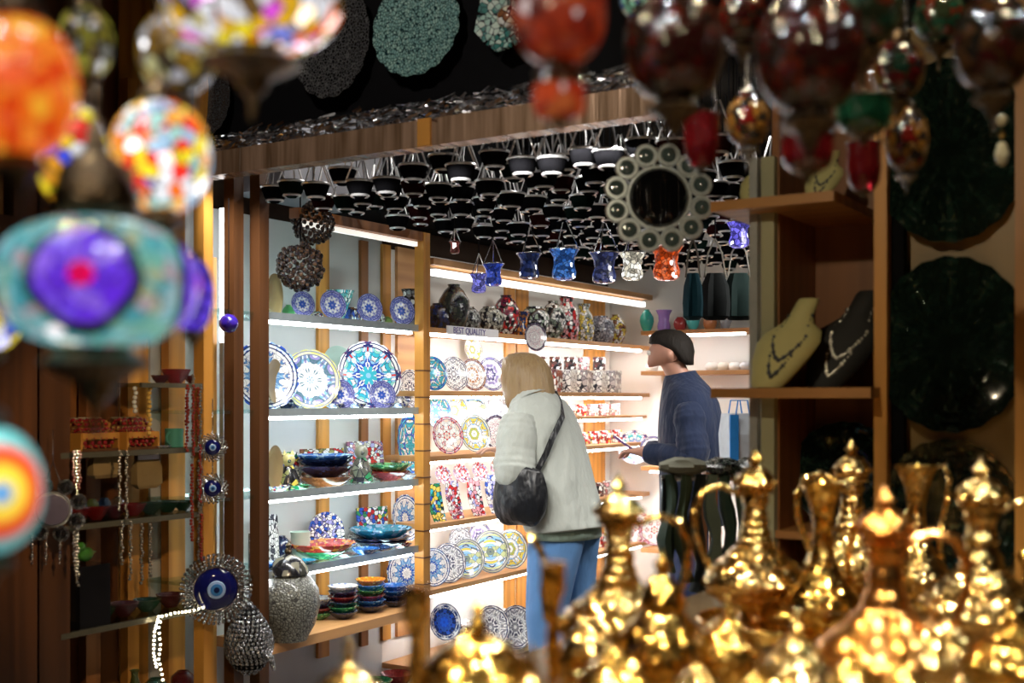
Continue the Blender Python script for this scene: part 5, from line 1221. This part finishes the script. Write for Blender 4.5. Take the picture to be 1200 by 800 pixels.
globe_lamp(22, 103, .98, 134, 160, lit_mosaic('lamp_orange', [Or, DO, Or, (0.95, .25, .02), DO, (0.95, .45, .03), (.9, .12, .03)], 62, .85, .15, .05, .01), 'large orange mosaic lamp at upper left edge')
globe_lamp(100, 50, 1.5, 66, 80, lit_mosaic('lamp_dim_yellow', [(0.3, .25, .03), (0.08, .06, .02), (0.35, .35, .3), (0.03, .03, .02), (0.45, .42, .05)], 60, .45, .6, .1), 'small dim yellow mosaic lamp near top left')
globe_lamp(208, 62, 1.35, 92, 92, lit_mosaic('lamp_amber', [(0.35, .2, .02), (0.25, .13, .01), (0.65, .62, .3), (0.06, .05, .03), (0.4, .28, .03), (0.5, .5, .55)], 48, .6, 4.0, .07), 'amber mosaic lamp with white sparkles behind the top lamp')
globe_lamp(296, 4, 1.25, 208, 112, lit_mosaic('lamp_confetti', [Wh, Mg, Or, Ye, (.25, .3, .9), Wh, (.5, .4, .02), (.15, .08, .02), (.9, .5, .02), (.45, .42, .5)], 62, .9, 1.8, .12, spots=(1, 1, .6)), 'big confetti coloured mosaic lamp cut by the top edge', cupk=.72)
globe_lamp(84, 182, 1.45, 84, 118, lit_mosaic('lamp_yellow_blue', [Ye, Ye, Bl, (.95, .4, .02), Rd, Ye, Wh], 44, .9, .6, .05), 'yellow lamp with blue and red pieces left of stem')
globe_lamp(188, 184, 1.30, 116, 128, lit_mosaic('lamp_rainbow', [Or, Wh, Ye, (.35, .55, .75), Rd, (.3, .2, .7), (.95, .4, .05), (.95, .5, .1), (.35, .6, .55)], 66, 1.25, 1.2, .07), 'round multicoloured mosaic lamp right of the dark stem')
tq = lit_mosaic('lamp_turquoise', [(.10, .45, .50), (.13, .50, .52), (.28, .62, .68), (.08, .38, .45), (.35, .55, .6), (.20, .52, .42), (.45, .5, .3), (.5, .4, .45)], 62, .75, .8, .06, .02,
                medallion=(.098, .0455, .0115, 7, (1.0, .0, .12), [Pu, (.22, .09, .95), (.30, .14, .95), (.16, .03, .9)]), axis_n=4)
globe_lamp(112, 332, 1.19, 238, 150, tq, 'wide turquoise mosaic lamp with a violet flower and red centre', cupk=.8, capk=1.6, yaw=atan2(-ddir(112)[1], -ddir(112)[0]) - .13)
globe_lamp(226, 346, 1.7, 48, 84, lit_mosaic('lamp_violet', [(.10, .04, .7), (.14, .06, .85), (.06, .03, .5)], 60, .7, .2, .05), 'violet blue lamp peeping behind the turquoise lamp')
rb = NT('lamp_target'); co = rb.coord(); x_, y_, z_ = rb.xyz(co)
rr = rb.math('SQRT', rb.math('ADD', rb.math('MULTIPLY', y_, y_), rb.math('MULTIPLY', z_, z_)))
cc = rb.ramp(rb.math('MULTIPLY', rr, 1 / .056), [(.03, .15, .8), (.1, .4, .8), (.9, .7, .05), (.95, .75, .08), (.9, .3, .02), (.8, .05, .02), (.75, .05, .02), (.10, .45, .45), (.12, .42, .45), (.08, .35, .38)], False)
rb.fin(cc, .2); rb.L(cc, rb.b.inputs['Emission Color']); rb.b.inputs['Emission Strength'].default_value = .75
globe_lamp(-20, 574, 1.05, 134, 148, rb.m, 'rainbow ringed mosaic lamp at the left edge', yaw=atan2(-ddir(-20)[1], -ddir(-20)[0]) + .30)
globe_lamp(-14, 366, 1.5, 80, 90, lit_mosaic('lamp_edge', [Ye, Rd, Bl, Wh, Ye], 50, .9, .6, .1), 'yellow and red lamp cut by left edge below orange lamp')

# unlit lamps at the upper right: red, green and gold glass
def ulit(nm, pal, s=55): return mosaic(nm, pal, s, (0.02, .012, .006), .12, .05, bumpy=.6)
dr = ulit('dark_red_mosaic', [(0.035, .002, .0015), (0.015, .0015, .0015), (0.06, .006, .002), (0.01, .004, .003)])
gr_ = ulit('gold_red_mosaic', [(0.20, .09, .015), (0.14, .008, .006), (0.22, .12, .04), (0.02, .015, .012)])
dg_ = ulit('dark_green_mosaic', [(0.01, .05, .03), (0.02, .03, .015), (0.05, .10, .06), (0.10, .02, .01)])
sg_ = ulit('sea_mosaic', [(0.15, .4, .35), (0.5, .6, .6), (0.05, .1, .3), (0.02, .04, .04)], 70)
glow_red = lit_mosaic('lamp_red_glow', [(.45, .03, .005), (.6, .06, .008), (.28, .015, .004), (.5, .10, .02)], 50, .45, .1, .05, .02)
globe_lamp(655, 16, 1.30, 112, 118, lit_mosaic('lamp_dim_red', [(.25, .015, .004), (.35, .03, .006), (.12, .008, .004), (.4, .05, .01)], 60, .45, .2, .05, .02), 'dim red lamp at top centre above the red cup')
def oil_lamp(u, v, d, wpx, hpx, glass, label, top=None):
    R = wpx / 2 * d / 1400; H = hpx * d / 1400; p = P(u, v, d); e = E('oil_lamp', p)
    MB().lathe([(0, -H / 2), (.55 * R, -H / 2), (.9 * R, -H * .3), (1.0 * R, 0), (.96 * R, H * .4), (1.02 * R, H / 2), (.95 * R, H / 2), (.88 * R, H * .35), (.9 * R, 0), (0, -H * .4)], 22).build('glass_cup', glass, e)
    MB().ring(R, .04 * R, (0, 0, H / 2), seg=22).build('rim', dark_bronze, e)
    MB().lathe([(0, -H / 2 - .5 * R), (.1 * R, -H / 2 - .4 * R), (.15 * R, -H / 2 - .2 * R), (.55 * R, -H / 2)], 12).build('drop', dark_bronze, e)
    for k in range(3):
        a = 2 * pi * k / 3 + .5; MB().tube([(R * cos(a), R * sin(a), H / 2), (.1 * R * cos(a), .1 * R * sin(a), H / 2 + 3.2 * R)], .0022, 5).build('chain', old_silver, e)
    MB().tube([(0, 0, H / 2 + 3.2 * R), (0, 0, CEIL - p.z)], .0025, 5).build('cord', dark_bronze, e)
    tag(e, label, 'lamp', 'red and green oil lamps'); return e
oil_lamp(655, 121, 1.30, 62, 40, glow_red, 'glowing orange red glass cup hanging before the beam')
globe_lamp(745, 0, 2.4, 38, 40, sg_, 'sea green mosaic lamp bottom at the top edge', old_silver)
globe_lamp(790, 55, 1.55, 118, 124, dr, 'large very dark red lamp hanging before the beam end')
oil_lamp(822, 165, 2.1, 42, 62, dkred_glass, 'tall red glass oil lamp right of the mirror wreath')
globe_lamp(876, 142, 2.15, 52, 58, gr_, 'gold and red mosaic lamp above the cabinet shelf left end', old_silver)
globe_lamp(948, 62, 1.5, 128, 140, dr, 'largest dark red lamp at top right')
oil_lamp(946, 180, 1.9, 62, 42, coloured_glass('deep_red_glass', (0.14, .006, .008), trans=.3), 'deep red glass oil lamp before the upper cream busts')
oil_lamp(1012, 136, 1.95, 66, 40, green_glass, 'dark green glass oil lamp right of the deep red one')
oil_lamp(1012, 196, 2.3, 40, 56, dkred_glass, 'small garnet oil lamp at the end of the upper shelf')
globe_lamp(1062, 164, 2.15, 50, 76, gr_, 'gold and red mosaic lamp before the upper green plate', old_silver)
globe_lamp(1052, 82, 2.0, 62, 66, ulit('red_green_mosaic', [(0.07, .004, .004), (0.008, .025, .016), (0.12, .06, .012), (0.012, .008, .008)]), 'red and green mosaic lamp at the upper right')
globe_lamp(1010, 12, 1.7, 96, 84, dg_, 'dark green mosaic lamp at top right')
globe_lamp(1164, 52, 1.65, 92, 110, ulit('brown_mosaic', [(0.05, .018, .004), (0.04, .005, .004), (0.07, .03, .01), (0.01, .008, .005)]), 'brown and red mosaic lamp at the top right corner')
globe_lamp(870, 22, 1.9, 60, 60, dr, 'small dark red lamp at top between two large ones')
globe_lamp(1100, 20, 2.2, 60, 60, dg_, 'small dark green lamp at top left of the corner lamp')
e = E('crystal_pendant', P(1174, 165, 2.3)); m_ = clear_glass('crystal', (.7, .68, .5), .35)
MB().lathe([(0, -.05), (.010, -.042), (.014, -.025), (.008, -.005), (0, 0)], 10).build('drop', plain('pale_crystal', (0.5, .46, .32), .1, coat=.6), e)
MB().ball((0, 0, .012), .007, 8, 6).build('bead', gold2, e); MB().ball((0, 0, .04), .011, 8, 6).build('upper_bead', plain('pale_crystal'), e)
MB().tube([(0, 0, 0), (0, 0, CEIL - e.location.z)], .0012, 4).build('chain', gold2, e)
tag(e, 'pale crystal drop pendant hanging before the upper green plate', 'pendant')
# ================================================================== people
skin_m = plain('skin', (0.55, .32, .23), .5, var=.05)
def skin_body(parent, joints, edges, mat, name='body'):
    """joints: name -> ((x, y, z), (rx, ry)); one continuous skinned surface"""
    names = list(joints); idx = {n: i for i, n in enumerate(names)}
    me = bpy.data.meshes.new(name); me.from_pydata([joints[n][0] for n in names], [(idx[a], idx[b]) for a, b in edges], [])
    o = bpy.data.objects.new(name, me); col.objects.link(o); o.parent = parent
    me.materials.append(mat)
    o.modifiers.new('Skin', 'SKIN').use_smooth_shade = True
    if not me.skin_vertices: raise RuntimeError('no skin layer')
    for i, n in enumerate(names):
        r = joints[n][1]; sv = me.skin_vertices[0].data[i]; sv.radius = r if isinstance(r, tuple) else (r, r); sv.use_root = (n == 'pelvis')
    sd = o.modifiers.new('Sub', 'SUBSURF'); sd.levels = 2; sd.render_levels = 2
    return o
def figure(head, neck, chest, pelvis, sh, el, wr, hipw, knees, ankles, hs=1.0):
    """sh, el, wr: pairs (left, right). Returns joints and edges with hands of five fingers"""
    J = {}; Ed = []
    J['pelvis'] = (pelvis, (.12, .10)); J['waist'] = (tuple((Vector(pelvis) * .55 + Vector(chest) * .45)), (.115, .09)); J['chest'] = (chest, (.14, .10)); J['neck'] = (neck, .055)
    hv = Vector(head); nv = Vector(neck); up = (hv - nv).normalized()
    J['jaw'] = (tuple(hv - up * .055), (.062, .07)); J['skull'] = (tuple(hv + up * .02), (.078, .09)); J['crown'] = (tuple(hv + up * .085), (.055, .065))
    Ed += [('pelvis', 'waist'), ('waist', 'chest'), ('chest', 'neck'), ('neck', 'jaw'), ('jaw', 'skull'), ('skull', 'crown')]
    f = Vector((1, 0, 0)) - up * up.x; f.normalize()
    J['nose'] = (tuple(hv - up * .012 + f * .108), .012); Ed.append(('skull', 'nose'))
    for s, nm in ((1, 'L'), (-1, 'R')):
        i = 0 if s == 1 else 1
        J['ear' + nm] = (tuple(hv - up * .01 + Vector((-.01, s * .092, 0))), .014); Ed.append(('skull', 'ear' + nm))
        J['sh' + nm] = (sh[i], .045); J['el' + nm] = (el[i], .043); J['wr' + nm] = (wr[i], (.03, .024))
        Ed += [('chest', 'sh' + nm), ('sh' + nm, 'el' + nm), ('el' + nm, 'wr' + nm)]
        W = Vector(wr[i]); dr = (W - Vector(el[i])).normalized(); side = Vector((0, 0, 1)).cross(dr)
        side = side.normalized() if side.length > .01 else Vector((0, 1, 0)); nrm = dr.cross(side)
        J['palm' + nm] = (tuple(W + dr * .05), (.036, .017)); J['knu' + nm] = (tuple(W + dr * .085), (.04, .013)); Ed += [('wr' + nm, 'palm' + nm), ('palm' + nm, 'knu' + nm)]
        for q, (off, L_) in enumerate(((-.03, .062), (-.010, .075), (.010, .072), (.029, .055))):
            a = W + dr * .088 + side * off; b = a + dr * L_ * .5 - nrm * .012; c = b + dr * L_ * .35 - nrm * .03
            for t, p in enumerate((a, b, c)): J[f'f{nm}{q}{t}'] = (tuple(p), .0085 - .001 * t)
            Ed += [('knu' + nm, f'f{nm}{q}0'), (f'f{nm}{q}0', f'f{nm}{q}1'), (f'f{nm}{q}1', f'f{nm}{q}2')]
        a = W + dr * .035 - side * .036; b = W + dr * .065 - side * .056 - nrm * .012; J[f'th{nm}0'] = (tuple(a), .012); J[f'th{nm}1'] = (tuple(b), .009)
        Ed += [('palm' + nm, f'th{nm}0'), (f'th{nm}0', f'th{nm}1')]
        P0 = Vector(pelvis); J['hip' + nm] = (tuple(P0 + Vector((0, s * hipw, -.06))), .085); J['kn' + nm] = (knees[i], .057); J['an' + nm] = (ankles[i], .038)
        A = Vector(ankles[i]); J['toe' + nm] = (tuple(A + Vector((.15, 0, -.045))), (.04, .025))
        Ed += [('pelvis', 'hip' + nm), ('hip' + nm, 'kn' + nm), ('kn' + nm, 'an' + nm), ('an' + nm, 'toe' + nm)]
    return J, Ed
def cloth_tube(sections, n=24, fold=.0, ff=5, seed=0, cap=False, squash=None):
    """sections: (centre, half depth, half width, axis direction or None)"""
    rings = []
    for i, sct in enumerate(sections):
        c, hd, hw = Vector(sct[0]), sct[1], sct[2]
        ax = Vector(sct[3]).normalized() if len(sct) > 3 and sct[3] is not None else Vector((0, 0, 1))
        yv = Vector((0, 1, 0)); yv = (yv - ax * yv.dot(ax)).normalized(); xv = yv.cross(ax)
        ring = []
        for k in range(n):
            a = 2 * pi * k / n; w_ = 1 + fold * (sin(ff * a + seed + i * .7) * .6 + sin((ff + 3) * a + seed * 2 - i * .5) * .4) * min(1, .3 + i * .2)
            ring.append(c + xv * (hd * cos(a) * w_) + yv * (hw * sin(a) * w_))
        rings.append(ring)
    return MB().loft(rings, cap)
def sleeve(a, b, c, r0, r1, r2, seed=0, puff=1.15):
    pts = [Vector(a)] + [Vector(a).lerp(Vector(b), t) for t in (.15, .3, .5, .7, .88)] + [Vector(b)] + [Vector(b).lerp(Vector(c), t) for t in (.15, .4, .65, .88, 1.0)]
    rs = [r0 * .8, r0, r0 * puff, r0 * .5 * puff + r1 * .5 * puff, r1 * puff * 1.1, r1 * puff * 1.12, r1 * 1.08 * puff, r1 * puff, (r1 + r2) * .5 * puff, r2 * 1.1, r2 * 1.05, r2]
    # small wrinkles along the sleeve
    P2, R2 = [], []
    for i in range(len(pts) - 1):
        for t in (0, .33, .66):
            P2.append(pts[i].lerp(pts[i + 1], t)); R2.append((rs[i] + (rs[i + 1] - rs[i]) * t) * (1 + .06 * sin(i * 2.3 + t * 6.3 + seed)))
    P2.append(pts[-1]); R2.append(rs[-1])
    return MB().tube(P2, R2, 16)
def subsurf(o, lv=1):
    m = o.modifiers.new('Sub', 'SUBSURF'); m.levels = lv; m.render_levels = lv; return o
def cloth_mat(name, c, rough=.8, bs=40.0, st=.4):
    t = NT(name); co = t.coord(); n1 = t.noise(t.scalev(co, (1, 1, .45)), 11, 3); n2 = t.noise(co, 220, 1)
    t.bump(t.math('ADD', t.math('MULTIPLY', n1, 1.6), t.math('MULTIPLY', n2, .03)), st, .05)
    t.fin(t.ramp(n1, [tuple(x * .86 for x in c), c, tuple(min(1, x * 1.05) for x in c)], False), rough); t.b.inputs['Sheen Weight'].default_value = .1
    MATS[name] = t.m; return t.m
# ------------------------------------------------------------------ the woman, bending towards the shelves
wp = P(658, 0, 5.28); wp.z = 0
wo = E('person', wp, pi)
J, Ed = figure((.215, 0, 1.535), (.165, 0, 1.44), (.10, 0, 1.28), (-.02, 0, .93), ((.115, .17, 1.385), (.115, -.17, 1.385)), ((.095, .235, 1.13), (.16, -.22, 1.14)), ((.25, .07, 1.17), (.32, -.08, 1.20)), .085,
               ((.03, .085, .50), (-.03, -.085, .50)), ((.0, .085, .085), (-.06, -.085, .085)))
skin_body(wo, J, Ed, skin_m)
coat_m = cloth_mat('pale_grey_coat', (0.47, .50, .46), .75)
jeans_m = cloth_mat('blue_denim', (0.10, .24, .50), .85, st=.25)
hair_m = NT('blond_hair'); co = hair_m.coord(); sx = hair_m.noise(hair_m.scalev(co, (90, 90, 3)), 1.0, 3); hair_m.bump(sx, .6, .01)
hair_mat = hair_m.fin(hair_m.ramp(sx, [(0.05, .025, .012), (0.30, .19, .085), (0.36, .24, .11), (0.68, .53, .32)], False), .42)
ct_ = cloth_tube([((.175, 0, 1.485), .060, .070, (.5, 0, 1)), ((.165, 0, 1.462), .085, .105, (.5, 0, 1)), ((.14, 0, 1.43), .112, .165, (.45, 0, 1)), ((.115, 0, 1.375), .140, .205, (.35, 0, 1)), ((.09, 0, 1.28), .155, .215, (.3, 0, 1)), ((.06, 0, 1.17), .16, .205, (.25, 0, 1)), ((.03, 0, 1.06), .162, .20, (.2, 0, 1)), ((.0, 0, .96), .17, .20, (.15, 0, 1)), ((-.02, 0, .90), .175, .205, (.1, 0, 1)), ((-.03, 0, .872), .172, .203, (.1, 0, 1)), ((-.028, 0, .885), .160, .19, (.1, 0, 1)), ((.0, 0, 1.0), .15, .18, (.1, 0, 1))], 28, .06, 4, 1.0)
coat = subsurf(ct_.build('coat', coat_m, wo, angle=180))
for i, s in enumerate((1, -1)):
    nm = 'LR'[i]
    subsurf(sleeve(J['sh' + nm][0], J['el' + nm][0], J['wr' + nm][0], .085, .078, .055, i, 1.12).build('sleeve', coat_m, coat, angle=180))
col_ = cloth_tube([((.175, 0, 1.505), .075, .085, (.5, 0, 1)), ((.165, 0, 1.48), .088, .10, (.5, 0, 1)), ((.15, 0, 1.45), .105, .13, (.5, 0, 1))], 24).build('collar', coat_m, coat, angle=180)
ta = [(.05 * 0 - .175 - .02, 0, 0)]
cloth_tube([((-.015, 0, .93), .15, .18), ((-.02, 0, .88), .155, .185), ((-.02, 0, .845), .150, .185), ((-.02, 0, .842), .14, .175)], 24, .03, 5).build('shirt', cloth_mat('sage_shirt', (0.34, .46, .38)), wo, angle=180)
for i, s in enumerate((1, -1)):
    kx, ax_ = J['kn' + 'LR'[i]][0], J['an' + 'LR'[i]][0]
    subsurf(cloth_tube([((-.02, s * .04, .93), .14, .11), ((-.015, s * .075, .84), .135, .10), ((.0, s * .085, .70), .115, .095), ((kx[0], s * .087, .50), .095, .085), ((kx[0] - .01, s * .088, .46), .094, .085), ((ax_[0], s * .088, .25), .095, .085), ((ax_[0] + .005, s * .088, .07), .10, .09), ((ax_[0] + .005, s * .088, .085), .085, .075)], 20, .02, 4, i).build('jeans_leg', jeans_m, wo, angle=180))
    A = Vector(ax_)
    sh = cloth_tube([((A.x - .10, s * .088, .045), .02, .03, (1, 0, 0)), ((A.x - .08, s * .088, .05), .048, .042, (1, 0, 0)), ((A.x, s * .088, .055), .055, .047, (1, 0, 0)), ((A.x + .10, s * .088, .045), .043, .047, (1, 0, 0)), ((A.x + .17, s * .088, .03), .028, .04, (1, 0, 0)), ((A.x + .20, s * .088, .025), .012, .02, (1, 0, 0))], 14, cap=True)
    sh.build('shoe', plain('white_shoe', (0.6, .6, .58), .5), wo, angle=180)
# hair: a shoulder-length bob falling forward
hr = []
for z, cx, hd, hw in ((1.663, .205, .02, .02), (1.655, .203, .062, .052), (1.63, .198, .098, .082), (1.59, .19, .118, .097), (1.54, .182, .125, .103), (1.49, .172, .122, .106), (1.45, .158, .118, .108), (1.425, .148, .108, .104)):
    ring = []
    for k in range(48):
        a = 2 * pi * k / 48; face = max(0, cos(a)) ** 6
        wv_ = 1 + .022 * sin(k * 2.9 + z * 9) + .012 * sin(k * 5.3 - z * 30) - (.16 * face if z < 1.60 else 0)
        ring.append((cx + hd * cos(a) * wv_, hw * sin(a) * wv_, z - .012 * sin(k * 1.7) * (z < 1.44) - .05 * max(0, cos(a)) * (z < 1.55) * .5))
    hr.append(ring)
MB().loft(hr).build('hair', hair_mat, wo, angle=180)
for s in (-1, 1):
    MB().ball((.298, s * .033, 1.54), .012, 8, 6).build('eye', plain('eye_white', (0.75, .73, .7), .2), wo)
MB().ball((.300, 0, 1.485), .02, 10, 6, (.4, 1.1, .3)).build('lips', plain('lips', (0.5, .18, .16), .4), wo)
tag(wo, 'person with blond hair in pale grey coat and jeans bending towards the shelves', 'person')
# black shoulder bag
bp = Vector((.06, .255, 1.035)); wb = E('shoulder_bag', wp + Vector((-bp.x, -bp.y, .915)), pi)
rings = []
for t, hx, hy in ((0, .06, .03), (.02, .10, .05), (.07, .132, .062), (.13, .138, .06), (.19, .128, .045), (.235, .112, .03), (.25, .105, .022)):
    ring = []
    for k in range(24):
        a = 2 * pi * k / 24
        ring.append((hx * cos(a) * (1 + .05 * sin(5 * a + t * 20)), hy * sin(a) * (1 + .18 * sin(4 * a + t * 30)), t - .012 * cos(2 * a)))
    rings.append(ring)
subsurf(MB().loft(rings).build('bag', cloth_mat('black_nylon', (0.004, .005, .008), .38, st=.5), wb, angle=180))
sp = []
def coat_pt(z, phi):      # a point on the back of the coat at a height, phi from the back towards the left side
    tab = [(1.48, .165, .105, .13), (1.43, .14, .138, .195), (1.375, .115, .168, .235), (1.28, .09, .180, .240), (1.17, .06, .182, .230), (1.10, .04, .182, .225)]
    for (z1, c1, d1, w1), (z0, c0, d0, w0) in zip(tab, tab[1:]):
        if z >= z0:
            t = (z - z0) / (z1 - z0); c, d_, w_ = c0 + (c1 - c0) * t, d0 + (d1 - d0) * t, w0 + (w1 - w0) * t; break
    else: c, d_, w_ = .04, .172, .212
    return Vector((c - d_ * cos(rad(phi)), w_ * sin(rad(phi)), z))
for z, phi in ((1.12, 78), (1.17, 66), (1.22, 54), (1.28, 42), (1.33, 30), (1.38, 16), (1.43, -2), (1.475, -30)): sp.append(coat_pt(z, phi))
sp.append(Vector((.16, -.10, 1.50))); sp.append(Vector((.22, -.09, 1.455))); sp.append(Vector((.25, -.02, 1.36))); sp.append(Vector((.25, .12, 1.2)))
off = Vector((bp.x, bp.y, .915))
sp = [Vector((-.03, .235, 1.07))] + sp + [Vector((.15, .245, 1.10))]
st_ = []
for i in range(len(sp)):
    st_.append(sp[i] - off)
m = MB(); rings = []
for i, p in enumerate(st_):
    tg = (st_[min(i + 1, len(st_) - 1)] - st_[max(i - 1, 0)]).normalized(); out = Vector((p.x + off.x - .08, p.y + off.y, 0)).normalized(); sd = tg.cross(out).normalized()
    rings.append([p + sd * .013 + out * .004, p - sd * .013 + out * .004, p - sd * .013, p + sd * .013])
m.loft(rings).build('strap', MATS['black_nylon'], wb, smooth=False)
tag(wb, "black shoulder bag hanging at the bending woman's hip", 'bag')

# ------------------------------------------------------------------ the man, reading something in his hands
mp = P(808, 0, 5.7); mp.z = 0
mo = E('person', mp, pi + TH - rad(8))
J, Ed = figure((.105, 0, 1.665), (.045, 0, 1.54), (.0, 0, 1.36), (-.03, 0, .98), ((.01, .175, 1.43), (.01, -.175, 1.43)), ((-.02, .25, 1.18), (-.02, -.25, 1.18)), ((.20, .12, 1.20), (.20, -.12, 1.20)), .09,
               ((.02, .095, .52), (-.02, -.095, .52)), ((-.02, .095, .085), (-.05, -.095, .085)))
skin_body(mo, J, Ed, plain('skin_tan', (0.45, .22, .15), .5, var=.05))
jk = cloth_mat('navy_jacket', (0.003, .011, .042), .9); tr_ = cloth_mat('dark_blue_trousers', (0.012, .025, .085), .8)
jo = subsurf(cloth_tube([((.045, 0, 1.575), .075, .08, (.2, 0, 1)), ((.04, 0, 1.54), .09, .11, (.2, 0, 1)), ((.02, 0, 1.50), .115, .19, (.15, 0, 1)), ((.0, 0, 1.43), .145, .235, (.1, 0, 1)), ((-.005, 0, 1.3), .16, .24), ((-.01, 0, 1.15), .16, .225), ((-.02, 0, 1.0), .165, .22), ((-.02, 0, .88), .17, .225), ((-.02, 0, .86), .155, .21)], 26, .03, 4).build('jacket', jk, mo, angle=180))
for i in range(2):
    nm = 'LR'[i]; subsurf(sleeve(J['sh' + nm][0], J['el' + nm][0], J['wr' + nm][0], .072, .066, .05, i + 3, 1.05).build('sleeve', jk, jo, angle=180))
for i, s in enumerate((1, -1)):
    ax_ = J['an' + 'LR'[i]][0]
    subsurf(cloth_tube([((-.03, s * .05, .95), .13, .11), ((-.02, s * .09, .82), .12, .10), ((.0, s * .095, .52), .092, .088), ((ax_[0], s * .095, .25), .085, .08), ((ax_[0], s * .095, .05), .09, .085)], 18, .02, 4, i).build('trouser_leg', tr_, mo, angle=180))
    cloth_tube([((ax_[0] - .11, s * .095, .045), .02, .03, (1, 0, 0)), ((ax_[0] - .08, s * .095, .05), .05, .045, (1, 0, 0)), ((ax_[0] + .02, s * .095, .055), .055, .05, (1, 0, 0)), ((ax_[0] + .12, s * .095, .04), .04, .05, (1, 0, 0)), ((ax_[0] + .21, s * .095, .025), .015, .03, (1, 0, 0))], 14, cap=True).build('shoe', black_gloss, mo, angle=180)
hm = NT('dark_hair'); co = hm.coord(); nz = hm.noise(hm.scalev(co, (120, 120, 8)), 1, 2); hm.bump(nz, .5, .008); dark_hair = hm.fin(hm.ramp(nz, [(0.006, .005, .004), (0.022, .016, .012)], False), .7, spec=.2)
hr = []
for z, cx, hd, hw in ((1.786, .10, .02, .02), (1.778, .10, .06, .05), (1.755, .095, .092, .075), (1.72, .088, .104, .090), (1.68, .060, .084, .093), (1.645, .036, .056, .085), (1.615, .022, .042, .072)):
    hr.append([(cx + hd * cos(2 * pi * k / 36) * (1 + .03 * sin(k * 3.1)), hw * .93 * sin(2 * pi * k / 36) * (1 + .03 * sin(k * 2.3)), z + (.03 if z < 1.66 else .02 if z < 1.70 else .0) * max(0, cos(2 * pi * k / 36) * .85 + .15)) for k in range(36)])
MB().loft(hr).build('hair', dark_hair, mo, angle=180)
for s in (-1, 1):
    MB().ball((.190, s * .032, 1.672), .012, 8, 6).build('eye', plain('eye_white'), mo)
MB().ball((.190, 0, 1.61), .02, 10, 6, (.4, 1.2, .3)).build('lips', plain('lips'), mo)
tag(mo, 'person with short dark hair in navy jacket looking down at his hands', 'person')
ph = E('phone', (0, 0, 0)); ph.location = mo.matrix_basis @ Vector((.30, .03, 1.235)); ph.rotation_euler = (0, rad(-35), mo.rotation_euler[2])
MB().box((0, 0, 0), (.15, .075, .009)).build('case', plain('purple_case', (0.12, .06, .22), .3), ph, smooth=False)
MB().box((0, 0, .0052), (.14, .068, .0015)).build('screen', black_gloss, ph, smooth=False)
tag(ph, 'dark purple phone held in the hands of the person in navy', 'phone')

finish_rows()
